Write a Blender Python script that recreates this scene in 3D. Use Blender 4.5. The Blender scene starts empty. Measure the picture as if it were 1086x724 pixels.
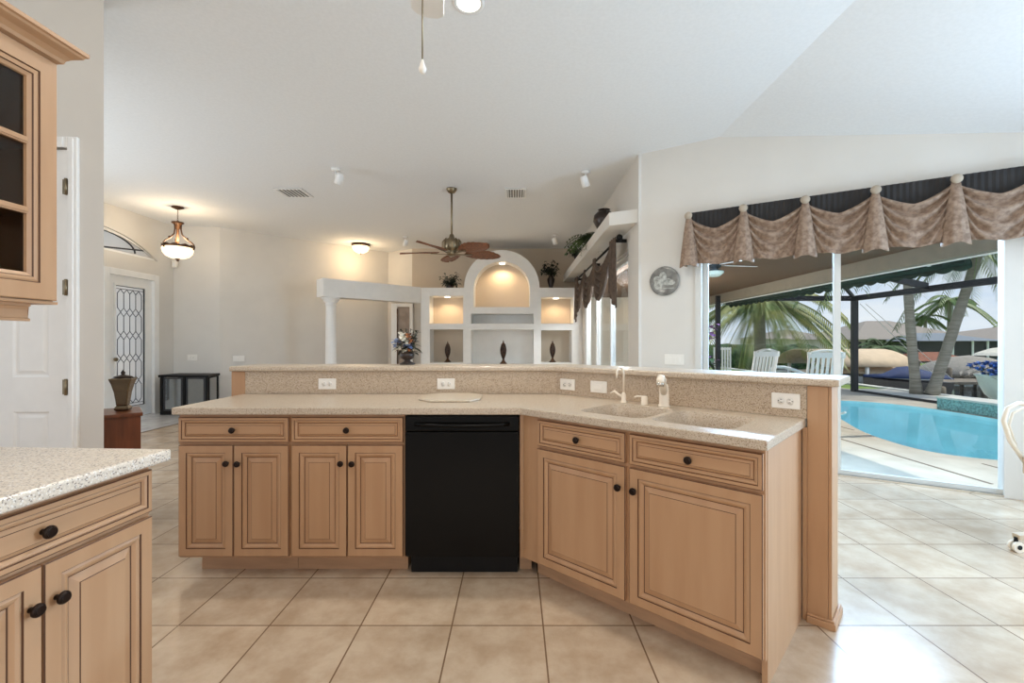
import bpy, bmesh, math, random
from mathutils import Vector, Matrix, geometry

R = math.radians
random.seed(7)
sc = bpy.context.scene
COL = sc.collection
F, CX, CY, H = 483.0, 546.0, 362.0, 1.265          # focal length in px, principal point, eye height

# ------------------------------------------------------------------ camera, world, sun, exposure
cam_d = bpy.data.cameras.new('camera'); cam = bpy.data.objects.new('camera', cam_d); COL.objects.link(cam)
cam_d.sensor_width = 36.0; cam_d.lens = F / 1086 * 36; cam_d.shift_x = -(CX - 543) / 1086
cam_d.clip_start = 0.05; cam_d.clip_end = 500
cam.location = (0, 0, H); cam.rotation_euler = (R(90), 0, 0)
sc.camera = cam
sc.view_settings.view_transform = 'Standard'; sc.view_settings.look = 'None'
sc.view_settings.exposure = 0.0; sc.view_settings.gamma = 1.0; sc.view_settings.use_curve_mapping = False
sc.cycles.use_denoising = True
sc.cycles.max_bounces = 10; sc.cycles.diffuse_bounces = 6; sc.cycles.transparent_max_bounces = 16
sc.cycles.sample_clamp_indirect = 6.0; sc.cycles.caustics_reflective = False; sc.cycles.caustics_refractive = False

SKY_STRENGTH = 1.0
w = bpy.data.worlds.new('sky'); sc.world = w; w.use_nodes = True
nt = w.node_tree; nt.nodes.clear()
def nn(t, kind, **kw):
    n = t.nodes.new(kind)
    for k, v in kw.items(): setattr(n, k, v)
    return n
wo = nn(nt, 'ShaderNodeOutputWorld'); bg = nn(nt, 'ShaderNodeBackground'); bg.inputs[1].default_value = SKY_STRENGTH
tc = nn(nt, 'ShaderNodeTexCoord'); sep = nn(nt, 'ShaderNodeSeparateXYZ')
nt.links.new(tc.outputs['Generated'], sep.inputs[0])
rmp = nn(nt, 'ShaderNodeValToRGB'); e = rmp.color_ramp.elements
e[0].position = 0.0; e[0].color = (.68, .79, .93, 1); e[1].position = .6; e[1].color = (.22, .42, .78, 1)
nt.links.new(sep.outputs[2], rmp.inputs[0])
mp = nn(nt, 'ShaderNodeMapping'); mp.inputs['Scale'].default_value = (2.2, 2.2, 9.0)
nz = nn(nt, 'ShaderNodeTexNoise'); nz.inputs['Scale'].default_value = 2.0; nz.inputs['Detail'].default_value = 6
nt.links.new(tc.outputs['Generated'], mp.inputs[0]); nt.links.new(mp.outputs[0], nz.inputs[0])
cr = nn(nt, 'ShaderNodeValToRGB'); cr.color_ramp.elements[0].position = .42; cr.color_ramp.elements[1].position = .68
nt.links.new(nz.outputs['Fac'], cr.inputs[0])
mx = nn(nt, 'ShaderNodeMixRGB'); mx.inputs[2].default_value = (.92, .94, .97, 1)
nt.links.new(cr.outputs[0], mx.inputs[0]); nt.links.new(rmp.outputs[0], mx.inputs[1])
nt.links.new(mx.outputs[0], bg.inputs[0]); nt.links.new(bg.outputs[0], wo.inputs[0])

def add_light(name, kind, loc, energy, color=(1, 1, 1), rot=(0, 0, 0), size=.2, size_y=None, spot=None):
    d = bpy.data.lights.new(name, kind); o = bpy.data.objects.new(name, d); COL.objects.link(o)
    d.energy = energy; d.color = color; o.location = loc; o.rotation_euler = rot
    if kind == 'AREA':
        d.size = size
        if size_y: d.shape = 'RECTANGLE'; d.size_y = size_y
        else: d.shape = 'DISK'
    elif kind == 'SPOT':
        d.spot_size = spot or R(100); d.spot_blend = .6; d.shadow_soft_size = size
    elif kind == 'POINT': d.shadow_soft_size = size
    elif kind == 'SUN': d.angle = size
    return o
sun = add_light('sun', 'SUN', (20, 5, 20), 3.7, (1, .95, .86), size=R(.6))
sun.rotation_euler = Vector((-1.0, .04, -1.42)).to_track_quat('-Z', 'Y').to_euler()
# unseen fill lights added around the room; no windows are modelled for them
add_light('rear_fill_light', 'AREA', (-.6, -2.7, 1.5), 45, (1, .84, .64), (R(112), 0, 0), 5.0, 2.0)  # warm fill added behind the camera
add_light('right_fill_light', 'AREA', (4.85, 1.0, 1.4), 310, (.52, .75, 1), (R(93), 0, R(98)), 3.0, 2.0)  # blue fill added at the right for left cabinets, floor and ceiling
add_light('left_fill_light', 'AREA', (-6.1, 3.6, 1.5), 85, (.86, .94, 1), (R(118), 0, R(-62)), 3.0, 2.0)  # fill added behind the pantry wall to brighten the far room
# fill lights added out of sight under the lanai ceiling, beyond the two sliders
lx = Vector((3.05, 4.62))
add_light('lanai_fill_light', 'AREA', (3.34, 5.12, 2.46), 290, (.44, .69, 1), (R(50), 0, R(180 - 31.8)), 2.0, .3)  # blue fill hidden by the valance, added to brighten the kitchen floor
add_light('lanai_fill_light', 'POINT', (3.0, 9.5, 2.2), 120, (1, .96, .9), size=.12)  # added to lift the lanai end wall, apart from the fan's bowl
add_light('lanai_fill_light', 'AREA', (2.0, 7.5, 2.45), 110, (.92, .96, 1), (R(45), 0, R(90)), 3.0, .3)  # added to brighten the living room through its slider
# extra fill lights added at the kitchen ceiling, unseen and without fixtures
for x, y, e_ in ((-1.3, 1.3, 9), (.9, 1.9, 9), (-.3, .2, 9), (1.6, .4, 9)):
    add_light('ceiling_fill_light', 'AREA', (x, y, 3.40), e_ * .8, (1, .90, .76), (0, 0, 0), .35)

# ------------------------------------------------------------------ materials
MATS = {}
def s2l(c): return tuple((v / 12.92 if v <= .04045 else ((v + .055) / 1.055) ** 2.4) for v in [x / 255 for x in c])
def base_mat(name):
    m = bpy.data.materials.new(name); m.use_nodes = True
    t = m.node_tree; b = t.nodes['Principled BSDF']
    MATS[name] = m
    return m, t, b
def mat(name, rgb, rough=.6, metal=0, var=.06, scale=8, stretch=(1, 1, 1), bump=0, spec=.5, emit=None, estr=0, rgb2=None, trans=0, detail=4):
    """principled with a procedural noise that varies the colour (rgb is sRGB 0-255)"""
    m, t, b = base_mat(name)
    c = s2l(rgb); c2 = s2l(rgb2) if rgb2 else tuple(max(0, v * (1 - 2.5 * var)) for v in c)
    c1 = c if rgb2 else tuple(min(1, v * (1 + var)) for v in c)
    tc = nn(t, 'ShaderNodeTexCoord'); mp = nn(t, 'ShaderNodeMapping'); mp.inputs['Scale'].default_value = stretch
    nz = nn(t, 'ShaderNodeTexNoise'); nz.inputs['Scale'].default_value = scale; nz.inputs['Detail'].default_value = detail
    t.links.new(tc.outputs['Object'], mp.inputs[0]); t.links.new(mp.outputs[0], nz.inputs[0])
    r = nn(t, 'ShaderNodeValToRGB'); r.color_ramp.elements[0].position = .35; r.color_ramp.elements[1].position = .65
    r.color_ramp.elements[0].color = (*c1, 1); r.color_ramp.elements[1].color = (*c2, 1)
    t.links.new(nz.outputs['Fac'], r.inputs[0]); t.links.new(r.outputs[0], b.inputs['Base Color'])
    b.inputs['Roughness'].default_value = rough; b.inputs['Metallic'].default_value = metal
    b.inputs['Specular IOR Level'].default_value = spec
    if trans: b.inputs['Transmission Weight'].default_value = trans
    if emit:
        b.inputs['Emission Color'].default_value = (*s2l(emit), 1); b.inputs['Emission Strength'].default_value = estr
    if bump:
        bp = nn(t, 'ShaderNodeBump'); bp.inputs['Strength'].default_value = bump; bp.inputs['Distance'].default_value = .01
        t.links.new(nz.outputs['Fac'], bp.inputs['Height']); t.links.new(bp.outputs[0], b.inputs['Normal'])
    return m
def granite(name, base, dark, light, scale=260, rough=.28):
    m, t, b = base_mat(name)
    tc = nn(t, 'ShaderNodeTexCoord')
    v = nn(t, 'ShaderNodeTexVoronoi'); v.inputs['Scale'].default_value = scale
    t.links.new(tc.outputs['Object'], v.inputs['Vector'])
    sp = nn(t, 'ShaderNodeSeparateColor'); t.links.new(v.outputs['Color'], sp.inputs[0])
    r = nn(t, 'ShaderNodeValToRGB'); r.color_ramp.interpolation = 'CONSTANT'; el = r.color_ramp.elements
    el[0].position = 0; el[0].color = (*s2l(dark), 1); el[1].position = .13; el[1].color = (*s2l(base), 1)
    x = el.new(.55); x.color = (*[c * 1.12 for c in s2l(base)], 1)
    x = el.new(.86); x.color = (*s2l(light), 1)
    t.links.new(sp.outputs[0], r.inputs[0]); t.links.new(r.outputs[0], b.inputs['Base Color'])
    b.inputs['Roughness'].default_value = rough
    return m
def tile_mat(name, c1, c2, grout, size, ox, oy, rough=.22, mort=.0035):
    m, t, b = base_mat(name)
    tc = nn(t, 'ShaderNodeTexCoord'); mp = nn(t, 'ShaderNodeMapping'); mp.inputs['Location'].default_value = (-ox, -oy, 0)
    br = nn(t, 'ShaderNodeTexBrick'); br.offset = 0; br.squash = 1
    br.inputs['Scale'].default_value = 1; br.inputs['Brick Width'].default_value = size; br.inputs['Row Height'].default_value = size
    br.inputs['Mortar Size'].default_value = mort; br.inputs['Mortar Smooth'].default_value = .1; br.inputs['Bias'].default_value = 0
    br.inputs['Color1'].default_value = (1, 1, 1, 1); br.inputs['Color2'].default_value = (.88, .88, .88, 1)
    t.links.new(tc.outputs['Object'], mp.inputs[0]); t.links.new(mp.outputs[0], br.inputs['Vector'])
    nz = nn(t, 'ShaderNodeTexNoise'); nz.inputs['Scale'].default_value = 5; nz.inputs['Detail'].default_value = 8; nz.inputs['Roughness'].default_value = .65
    t.links.new(tc.outputs['Object'], nz.inputs['Vector'])
    r = nn(t, 'ShaderNodeValToRGB'); r.color_ramp.elements[0].position = .36; r.color_ramp.elements[1].position = .64
    r.color_ramp.elements[0].color = (*s2l(c1), 1); r.color_ramp.elements[1].color = (*s2l(c2), 1)
    t.links.new(nz.outputs['Fac'], r.inputs[0])
    mu = nn(t, 'ShaderNodeMixRGB', blend_type='MULTIPLY'); mu.inputs[0].default_value = 1
    t.links.new(r.outputs[0], mu.inputs[1]); t.links.new(br.outputs['Color'], mu.inputs[2])
    mxx = nn(t, 'ShaderNodeMixRGB'); mxx.inputs[2].default_value = (*s2l(grout), 1)
    t.links.new(br.outputs['Fac'], mxx.inputs[0]); t.links.new(mu.outputs[0], mxx.inputs[1])
    t.links.new(mxx.outputs[0], b.inputs['Base Color']); b.inputs['Roughness'].default_value = rough
    bp = nn(t, 'ShaderNodeBump'); bp.inputs['Strength'].default_value = .3; bp.inputs['Distance'].default_value = .002; bp.invert = True
    t.links.new(br.outputs['Fac'], bp.inputs['Height']); t.links.new(bp.outputs[0], b.inputs['Normal'])
    return m
def glass_mat(name, tint=(1, 1, 1), refl=.06, milk=0, rough=.02):
    m = bpy.data.materials.new(name); m.use_nodes = True; MATS[name] = m
    t = m.node_tree; t.nodes.clear()
    out = nn(t, 'ShaderNodeOutputMaterial'); tr = nn(t, 'ShaderNodeBsdfTransparent'); tr.inputs[0].default_value = (*tint, 1)
    gl = nn(t, 'ShaderNodeBsdfGlossy'); gl.inputs['Roughness'].default_value = rough
    fr = nn(t, 'ShaderNodeFresnel'); fr.inputs[0].default_value = 1.3
    mul = nn(t, 'ShaderNodeMath', operation='MULTIPLY'); mul.inputs[1].default_value = refl / .017 * .3 if refl < .3 else 1.0
    t.links.new(fr.outputs[0], mul.inputs[0])
    mi = nn(t, 'ShaderNodeMixShader'); t.links.new(mul.outputs[0], mi.inputs[0]); t.links.new(tr.outputs[0], mi.inputs[1]); t.links.new(gl.outputs[0], mi.inputs[2])
    last = mi
    if milk:
        nz = nn(t, 'ShaderNodeTexNoise'); nz.inputs['Scale'].default_value = 60
        df = nn(t, 'ShaderNodeBsdfTranslucent'); df.inputs[0].default_value = (1, .97, .92, 1)
        m2 = nn(t, 'ShaderNodeMixShader'); m2.inputs[0].default_value = milk
        t.links.new(mi.outputs[0], m2.inputs[1]); t.links.new(df.outputs[0], m2.inputs[2]); last = m2
    t.links.new(last.outputs[0], out.inputs[0])
    return m

W_WALL = mat('wall_paint', (219, 215, 208), .9, var=.01, scale=3)
W_TAUPE = mat('taupe_wall_paint', (206, 192, 174), .9, var=.01, scale=3)
W_CEIL = mat('ceiling_paint', (234, 236, 237), .95, var=.01, scale=40, bump=.05)
W_TRIM = mat('white_trim_paint', (238, 238, 236), .45, var=.01)
M_ALU = mat('slider_frame_white', (214, 213, 208), .5, var=.01)
M_NICHE = mat('niche_paint', (236, 234, 230), .85, var=.01)
M_TILE = tile_mat('floor_tile', (208, 188, 164), (184, 160, 134), (118, 94, 72), .4064, .126, 2.436)
M_MARBLE = tile_mat('foyer_marble', (226, 224, 222), (205, 202, 200), (170, 166, 160), .6, 0, 0, .15)
M_WOOD = mat('glazed_maple', (186, 146, 110), .42, var=.05, scale=2.5, stretch=(7, 7, .8), rgb2=(179, 138, 102))
M_WOODH = mat('glazed_maple_cross_grain', (186, 146, 110), .42, scale=2.5, stretch=(.8, 7, 7), rgb2=(179, 138, 102))
M_GLAZE = mat('dark_glaze', (92, 58, 36), .5)
M_TOE = mat('toe_kick_maple', (186, 148, 114), .5, scale=4, stretch=(1, 6, 6))
M_BRONZE = mat('oil_rubbed_bronze', (44, 32, 26), .35, .7)
M_GRAN = granite('speckled_countertop', (188, 172, 152), (154, 132, 110), (206, 194, 178), 330)
M_GRANB = granite('speckled_backsplash', (184, 165, 142), (136, 112, 90), (206, 190, 170), 300)
M_BLACK = mat('black_appliance_enamel', (9, 8, 7), .16, var=.02, spec=.16)
M_BLACKM = mat('black_matte', (13, 12, 12), .5, var=.02, spec=.25)
M_PLATE = mat('ivory_plastic', (240, 236, 228), .35, var=.01)
M_SLOT = mat('outlet_slot', (60, 54, 50), .6)
M_CREAMMETAL = mat('cream_enamel', (236, 224, 206), .22, var=.01)
M_CHROME = mat('polished_nickel', (214, 208, 196), .15, .9, var=.02)
M_BRASS = mat('antique_brass', (140, 126, 102), .3, .9, var=.05)
M_RUST = mat('antique_bronze_scroll', (92, 62, 40), .45, .5, var=.15, scale=30)
M_SHADE = mat('alabaster_glass', (255, 240, 220), .4, var=.04, scale=12, emit=(255, 224, 180), estr=1.6)
M_LAMP = mat('lamp_lens', (255, 250, 240), .4, var=.01, emit=(255, 246, 228), estr=4.0)
M_LEAFBLADE = mat('woven_palm_blade', (128, 80, 52), .6, var=.18, scale=40, bump=.3)
M_DKGLASS = glass_mat('cabinet_glass', (.80, .78, .74), .05)
M_GLASS = glass_mat('clear_glass', (.97, .985, .98), .012)
M_FROST = glass_mat('textured_door_glass', (1, .95, .88), .05, milk=.5)
M_LEAD = mat('lead_came', (70, 70, 72), .4, .6)
M_CABIN = mat('cabinet_interior', (116, 82, 56), .6, scale=4, stretch=(8, 8, 1))
M_MAHOG = mat('red_brown_wood', (112, 60, 32), .3, var=.12, scale=4, stretch=(8, 8, 1))
M_URN = mat('pewter_urn', (124, 108, 88), .25, .75, var=.06)
M_FABRIC = mat('leaf_damask', (164, 142, 124), .7, scale=26, rgb2=(126, 104, 88), detail=6, bump=.12, spec=.3)
M_FABRICD = mat('dark_brown_drape', (98, 82, 70), .8, scale=18, rgb2=(78, 64, 54), bump=.1)
M_BOARD = mat('pleated_charcoal_board', (46, 44, 44), .85)
M_BUTTON = mat('tan_button_fabric', (178, 164, 146), .7)
M_GREEN = mat('plant_leaf', (58, 82, 42), .55, var=.3, scale=20)
M_GREEND = mat('dark_plant_leaf', (40, 50, 34), .55, var=.3, scale=20)
M_FERN = mat('fern_green', (76, 104, 50), .6, var=.25, scale=20)
M_DKPOT = mat('dark_brown_ceramic', (48, 34, 28), .3, var=.15, scale=25)
M_WHITEF = mat('white_petals', (238, 234, 220), .7)
M_BLUEF = mat('blue_petals', (166, 184, 222), .7, var=.15)
M_RUSTF = mat('rust_petals', (176, 116, 74), .7, var=.15)
M_GRILLE = mat('vent_slot', (120, 118, 114), .6)

# exterior
M_DECK = mat('pale_deck', (178, 169, 154), .8, var=.05, scale=3)  # one even pale deck colour
M_SEAM = mat('deck_seam', (112, 98, 84), .8)
M_PLASTER = mat('pool_plaster', (186, 234, 242), .6, var=.05, scale=2)
M_COPING = mat('pool_coping', (206, 204, 196), .7, var=.05)
M_PTILE = mat('waterline_tile', (132, 172, 170), .3, var=.2, scale=30)
M_WATER = glass_mat('pool_water', (.86, .97, .99), .017, rough=.01)
M_CANAL = mat('canal_water', (120, 134, 138), .08, var=.1, scale=1.5, bump=.15)
M_LAWN = mat('lawn', (116, 142, 60), .9, var=.2, scale=2, detail=8)
M_CONC = mat('pale_paving', (206, 200, 190), .9, var=.04, scale=2)
M_CAGE = mat('bronze_cage_aluminium', (38, 40, 44), .45, .2)
M_SOFFIT = mat('lanai_wood_ceiling', (106, 80, 58), .7, var=.08, scale=6, stretch=(1, 10, 1))
M_BEAM = mat('lanai_beam_paint', (134, 124, 108), .7, var=.03)
M_AWN = mat('dark_green_awning', (14, 44, 32), .8, var=.2, scale=12)
M_STUCCO = mat('cream_stucco', (222, 214, 200), .9, var=.03, scale=30)
M_ROOF = mat('grey_tan_roof_shingles', (150, 140, 130), .9, var=.08, scale=10, stretch=(1, 1, 6))
M_SCREEN = mat('dark_screen', (42, 46, 48), .6, var=.1, scale=3)
M_SCRROOF = mat('screen_roof', (112, 120, 128), .6, var=.05)
M_TAN = mat('tan_canvas', (204, 180, 150), .85, var=.05, scale=5)
M_NAVY = mat('navy_boat_cover', (36, 54, 96), .8, var=.1)
M_HULL = mat('boat_hull', (196, 196, 194), .4)
M_HULLD = mat('dark_hull', (84, 76, 72), .5)
M_THATCH = mat('thatch', (164, 156, 144), .95, var=.25, scale=30, stretch=(1, 1, .3), bump=.6)
M_RUSTROOF = mat('rust_brown_roof', (132, 74, 46), .8, var=.15, scale=8)
M_TRUNK = mat('palm_bark', (168, 162, 148), .9, scale=5, stretch=(.6, .6, 7), rgb2=(136, 130, 116), bump=.3)
M_FROND = mat('palm_frond', (122, 142, 76), .55, scale=3, rgb2=(84, 112, 58))
M_FRONDY = mat('yellowing_palm_frond', (168, 164, 92), .55, scale=2, rgb2=(96, 124, 66))
M_WOODP = mat('dock_timber', (128, 116, 100), .85, var=.15, scale=6)
M_CELADON = mat('celadon_urn', (202, 220, 214), .4, var=.03)
M_BLUEBL = mat('cobalt_blossoms', (58, 108, 190), .7, var=.3, scale=20)
M_ORCHID = mat('purple_orchid_petals', (128, 84, 128), .7, var=.2)
M_HEDGE = mat('hedge_leaves', (66, 92, 50), .8, var=.35, scale=6, bump=.6)
M_WIRE = mat('pale_cable', (220, 220, 216), .5)

# ------------------------------------------------------------------ mesh helper
class MB:
    def __init__(s, M=None): s.v = []; s.f = []; s.m = []; s.sm = []; s.M = M
    def _add(s, vs, fs, mi=0, smooth=False):
        n = len(s.v)
        s.v += [tuple(s.M @ Vector(p)) if s.M else tuple(p) for p in vs]
        for f in fs:
            s.f.append([i + n for i in f]); s.m.append(mi); s.sm.append(smooth)
    def box(s, x0, x1, y0, y1, z0, z1, mi=0):
        vs = [(x0, y0, z0), (x1, y0, z0), (x1, y1, z0), (x0, y1, z0), (x0, y0, z1), (x1, y0, z1), (x1, y1, z1), (x0, y1, z1)]
        s._add(vs, [(0, 3, 2, 1), (4, 5, 6, 7), (0, 1, 5, 4), (1, 2, 6, 5), (2, 3, 7, 6), (3, 0, 4, 7)], mi); return s
    def prism(s, poly, z0, z1, mi=0):
        n = len(poly)
        vs = [(p[0], p[1], z0) for p in poly] + [(p[0], p[1], z1) for p in poly]
        s._add(vs, [list(range(n))[::-1], list(range(n, 2 * n))] + [(i, (i + 1) % n, n + (i + 1) % n, n + i) for i in range(n)], mi); return s
    def extr(s, pts, vec, mi=0, smooth=False):
        """closed 3-D polygon extruded along vec"""
        n = len(pts); vec = Vector(vec)
        vs = [Vector(p) for p in pts] + [Vector(p) + vec for p in pts]
        s._add(vs, [list(range(n))[::-1], list(range(n, 2 * n))], mi)
        s._add(vs, [(i, (i + 1) % n, n + (i + 1) % n, n + i) for i in range(n)], mi, smooth); return s
    def bar(s, a, b, w, h, mi=0, up=(0, 0, 1)):
        a, b = Vector(a), Vector(b); d = (b - a).normalized(); u = Vector(up)
        if abs(d.dot(u)) > .99: u = Vector((0, 1, 0))
        x = d.cross(u).normalized() * w / 2; z = x.cross(d).normalized() * h / 2
        s.extr([a - x - z, a + x - z, a + x + z, a - x + z], b - a, mi); return s
    def tube(s, pts, r, n=8, mi=0, closed=False):
        pts = [Vector(p) for p in pts]; k = len(pts)
        rr = r if isinstance(r, (list, tuple)) else [r] * k
        vs = []; prev = None
        for i, p in enumerate(pts):
            a = pts[i - 1] if (i or closed) else p; b = pts[(i + 1) % k] if (i < k - 1 or closed) else p
            d = (b - a).normalized()
            if prev is None:
                u = Vector((0, 0, 1)) if abs(d.z) < .9 else Vector((1, 0, 0)); x = d.cross(u).normalized()
            else: x = (prev - d * prev.dot(d)).normalized()
            prev = x; y = d.cross(x)
            for j in range(n):
                t = 2 * math.pi * j / n; vs.append(p + (x * math.cos(t) + y * math.sin(t)) * rr[i])
        fs = []
        for i in range(k if closed else k - 1):
            for j in range(n):
                i2 = (i + 1) % k; fs.append((i * n + j, i * n + (j + 1) % n, i2 * n + (j + 1) % n, i2 * n + j))
        s._add(vs, fs, mi, True)
        if not closed: s._add(vs, [list(range(n))[::-1], list(range((k - 1) * n, k * n))], mi)
        return s
    def lathe(s, prof, c=(0, 0, 0), n=20, mi=0, axis='z', sx=1, sy=1, flat=False, rot=0):
        vs = []
        for r, z in prof:
            for j in range(n):
                t = 2 * math.pi * j / n + rot; p = (r * math.cos(t) * sx, r * math.sin(t) * sy, z)
                if axis == '-y': p = (p[0], -p[2], p[1])
                elif axis == 'x': p = (p[2], p[0], p[1])
                elif axis == 'y': p = (p[0], p[2], p[1])
                vs.append((p[0] + c[0], p[1] + c[1], p[2] + c[2]))
        k = len(prof); fs = [(i * n + j, i * n + (j + 1) % n, (i + 1) * n + (j + 1) % n, (i + 1) * n + j) for i in range(k - 1) for j in range(n)]
        s._add(vs, fs, mi, not flat)
        ends = []
        if prof[0][0] > 1e-6: ends.append(list(range(n))[::-1])
        if prof[-1][0] > 1e-6: ends.append(list(range((k - 1) * n, k * n)))
        if ends: s._add(vs, ends, mi)
        return s
    def ball(s, c, rx, ry=None, rz=None, n=10, mi=0, jit=0):
        ry = ry or rx; rz = rz or rx; k = max(4, n // 2); prof = []
        vs = []; 
        for i in range(k + 1):
            a = math.pi * i / k
            for j in range(n):
                t = 2 * math.pi * j / n; q = 1 + (random.uniform(-jit, jit) if 0 < i < k else 0)
                vs.append((c[0] + rx * q * math.sin(a) * math.cos(t), c[1] + ry * q * math.sin(a) * math.sin(t), c[2] + rz * q * math.cos(a)))
        s._add(vs, [(i * n + j, i * n + (j + 1) % n, (i + 1) * n + (j + 1) % n, (i + 1) * n + j) for i in range(k) for j in range(n)], mi, True); return s
    def grid(s, rows, mi=0, smooth=True):
        k = len(rows); n = len(rows[0]); vs = [p for r in rows for p in r]
        s._add(vs, [(i * n + j, i * n + j + 1, (i + 1) * n + j + 1, (i + 1) * n + j) for i in range(k - 1) for j in range(n - 1)], mi, smooth); return s
    def rings(s, rings, mids, cap=True):
        """loft closed loops; mids gives the material of each strip"""
        n = len(rings[0]); vs = [p for r in rings for p in r]
        for i in range(len(rings) - 1):
            s._add(vs, [(i * n + j, i * n + (j + 1) % n, (i + 1) * n + (j + 1) % n, (i + 1) * n + j) for j in range(n)], mids[i])
        if cap: s._add(rings[-1], [list(range(n))], mids[-1])
        return s
    def build(s, name, mats, parent=None, bevel=0, solid=0, world=True, seg=2, loc=None):
        me = bpy.data.meshes.new(name); me.from_pydata(s.v, [], s.f)
        mats = mats if isinstance(mats, (list, tuple)) else [mats]
        for m in mats: me.materials.append(m)
        for p, mi, sm in zip(me.polygons, s.m, s.sm): p.material_index = min(mi, len(mats) - 1); p.use_smooth = sm
        bm = bmesh.new(); bm.from_mesh(me); bmesh.ops.remove_doubles(bm, verts=bm.verts, dist=1e-6)
        bmesh.ops.recalc_face_normals(bm, faces=bm.faces); bm.to_mesh(me); bm.free(); me.update()
        o = bpy.data.objects.new(name, me); COL.objects.link(o)
        if parent is not None:
            o.parent = parent
            if world: o.matrix_parent_inverse = wmat(parent).inverted()
        if solid:
            md = o.modifiers.new('thickness', 'SOLIDIFY'); md.thickness = solid; md.offset = 0
        if bevel:
            md = o.modifiers.new('bevel', 'BEVEL'); md.width = bevel; md.segments = seg; md.limit_method = 'ANGLE'; md.angle_limit = R(40)
        return o
WM = {}
def wmat(o): return WM.get(o.name, Matrix.Identity(4))
def thing(name, label, cat, loc=(0, 0, 0), rz=0, group=None):
    o = bpy.data.objects.new(name, None); COL.objects.link(o); o.empty_display_size = .1
    o.location = loc; o.rotation_euler = (0, 0, rz)
    WM[o.name] = Matrix.Translation(loc) @ Matrix.Rotation(rz, 4, 'Z')
    return tag(o, label, cat, group)
def tag(o, label, cat, group=None, kind=None):
    o['label'] = label; o['category'] = cat
    if group: o['group'] = group
    if kind: o['kind'] = kind
    return o
def struct(o, label=None):
    o['kind'] = 'structure'
    if label: o['label'] = label
    return o
def copy_tree(o, loc=None, rz=None, label=None, parent=None):
    c = o.copy(); COL.objects.link(c)
    if parent is not None: c.parent = parent
    if loc is not None: c.location = loc
    if rz is not None: c.rotation_euler = (0, 0, rz)
    if label: c['label'] = label
    for ch in list(o.children): copy_tree(ch, parent=c)
    return c
def at(px, py, Y): return Vector(((px - CX) / F * Y, Y, H - (py - CY) / F * Y))
def ground(px, py, z): return at(px, py, (H - z) * F / (py - CY))
def rrect(x0, x1, y0, y1, r, z, n=5):
    pts = []
    for cx, cy, a0 in ((x1 - r, y1 - r, 0), (x0 + r, y1 - r, 90), (x0 + r, y0 + r, 180), (x1 - r, y0 + r, 270)):
        for i in range(n + 1):
            a = R(a0 + 90 * i / n); pts.append((cx + r * math.cos(a), cy + r * math.sin(a), z))
    return pts
def fill_poly(loops, z):
    """triangles of a polygon with holes (first loop is the outline)"""
    ls = [[Vector((p[0], p[1], 0)) for p in l] for l in loops]
    tris = geometry.tessellate_polygon(ls); flat = [(p.x, p.y, z) for l in ls for p in l]
    return flat, [tuple(t) for t in tris]

# angled leg of the peninsula
UA = R(43); UV = Vector((math.cos(UA), -math.sin(UA))); NV = Vector((math.sin(UA), math.cos(UA))); B0 = Vector((.03, 2.415))
def ang(u, d): return B0 + UV * u + NV * d
def bend(d): return Vector((.03 + d * (1 - math.cos(UA)) / math.sin(UA), 2.415 + d))

# right window wall
WS = .62; WC = 6.14
WD = Vector((1, -WS)).normalized(); WN = Vector((-WS, -1)).normalized()   # along the wall, into the room
def wallp(X, off=0): p = Vector((X, WC - WS * X)) + WN * off; return p
def wall_at_px(px, off=0):
    t = (px - CX) / F; c = Vector((0, WC)) + WN * off; C = c.y + WS * c.x
    Y = C / (1 + WS * t); return Vector((Y * t, Y))
CZ = 3.42; CREASE = 2.15; SLP = .258
def ceil_z(X): return CZ if X <= CREASE else CZ - SLP * (X - CREASE)
CORX = 1.424; COR = wallp(CORX)
BACKY = 10.57

# ------------------------------------------------------------------ the room
b = MB(); b.prism([(-8, -3), (5.2, -3), (5.2, WC - WS * 5.2), (CORX, COR.y), (CORX, 12), (-8, 12)], -.12, 0)
struct(b.build('floor', M_TILE), 'beige square ceramic tile floor')
b = MB(); b.box(-6.36, -5.2, 5.6, 8.3, 0, .004); b2 = MB(); b2.box(-5.2, -5.17, 5.6, 8.3, 0, .005)
struct(b.build('floor_foyer', M_MARBLE), 'pale marble inlay before the front door')
struct(b2.build('trim_foyer', M_SEAM), 'dark edge strip of the foyer inlay')
b = MB()
flat = [(-8, -3), (CREASE, -3), (CREASE, wallp(CREASE).y), (CORX, COR.y), (CORX, 12), (-8, 12)]
b.prism(flat, CZ, CZ + .12)
xs, xe = CREASE, 5.2
q = [(xs, -3), (xe, -3), (xe, wallp(xe).y), (xs, wallp(xs).y)]
b._add([(x, y, ceil_z(x)) for x, y in q] + [(x, y, ceil_z(x) + .12) for x, y in q], [(0, 1, 2, 3), (7, 6, 5, 4), (0, 4, 5, 1), (1, 5, 6, 2), (2, 6, 7, 3), (3, 7, 4, 0)])
struct(b.build('ceiling', W_CEIL), 'white vaulted ceiling sloping down toward the pool side')

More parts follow.
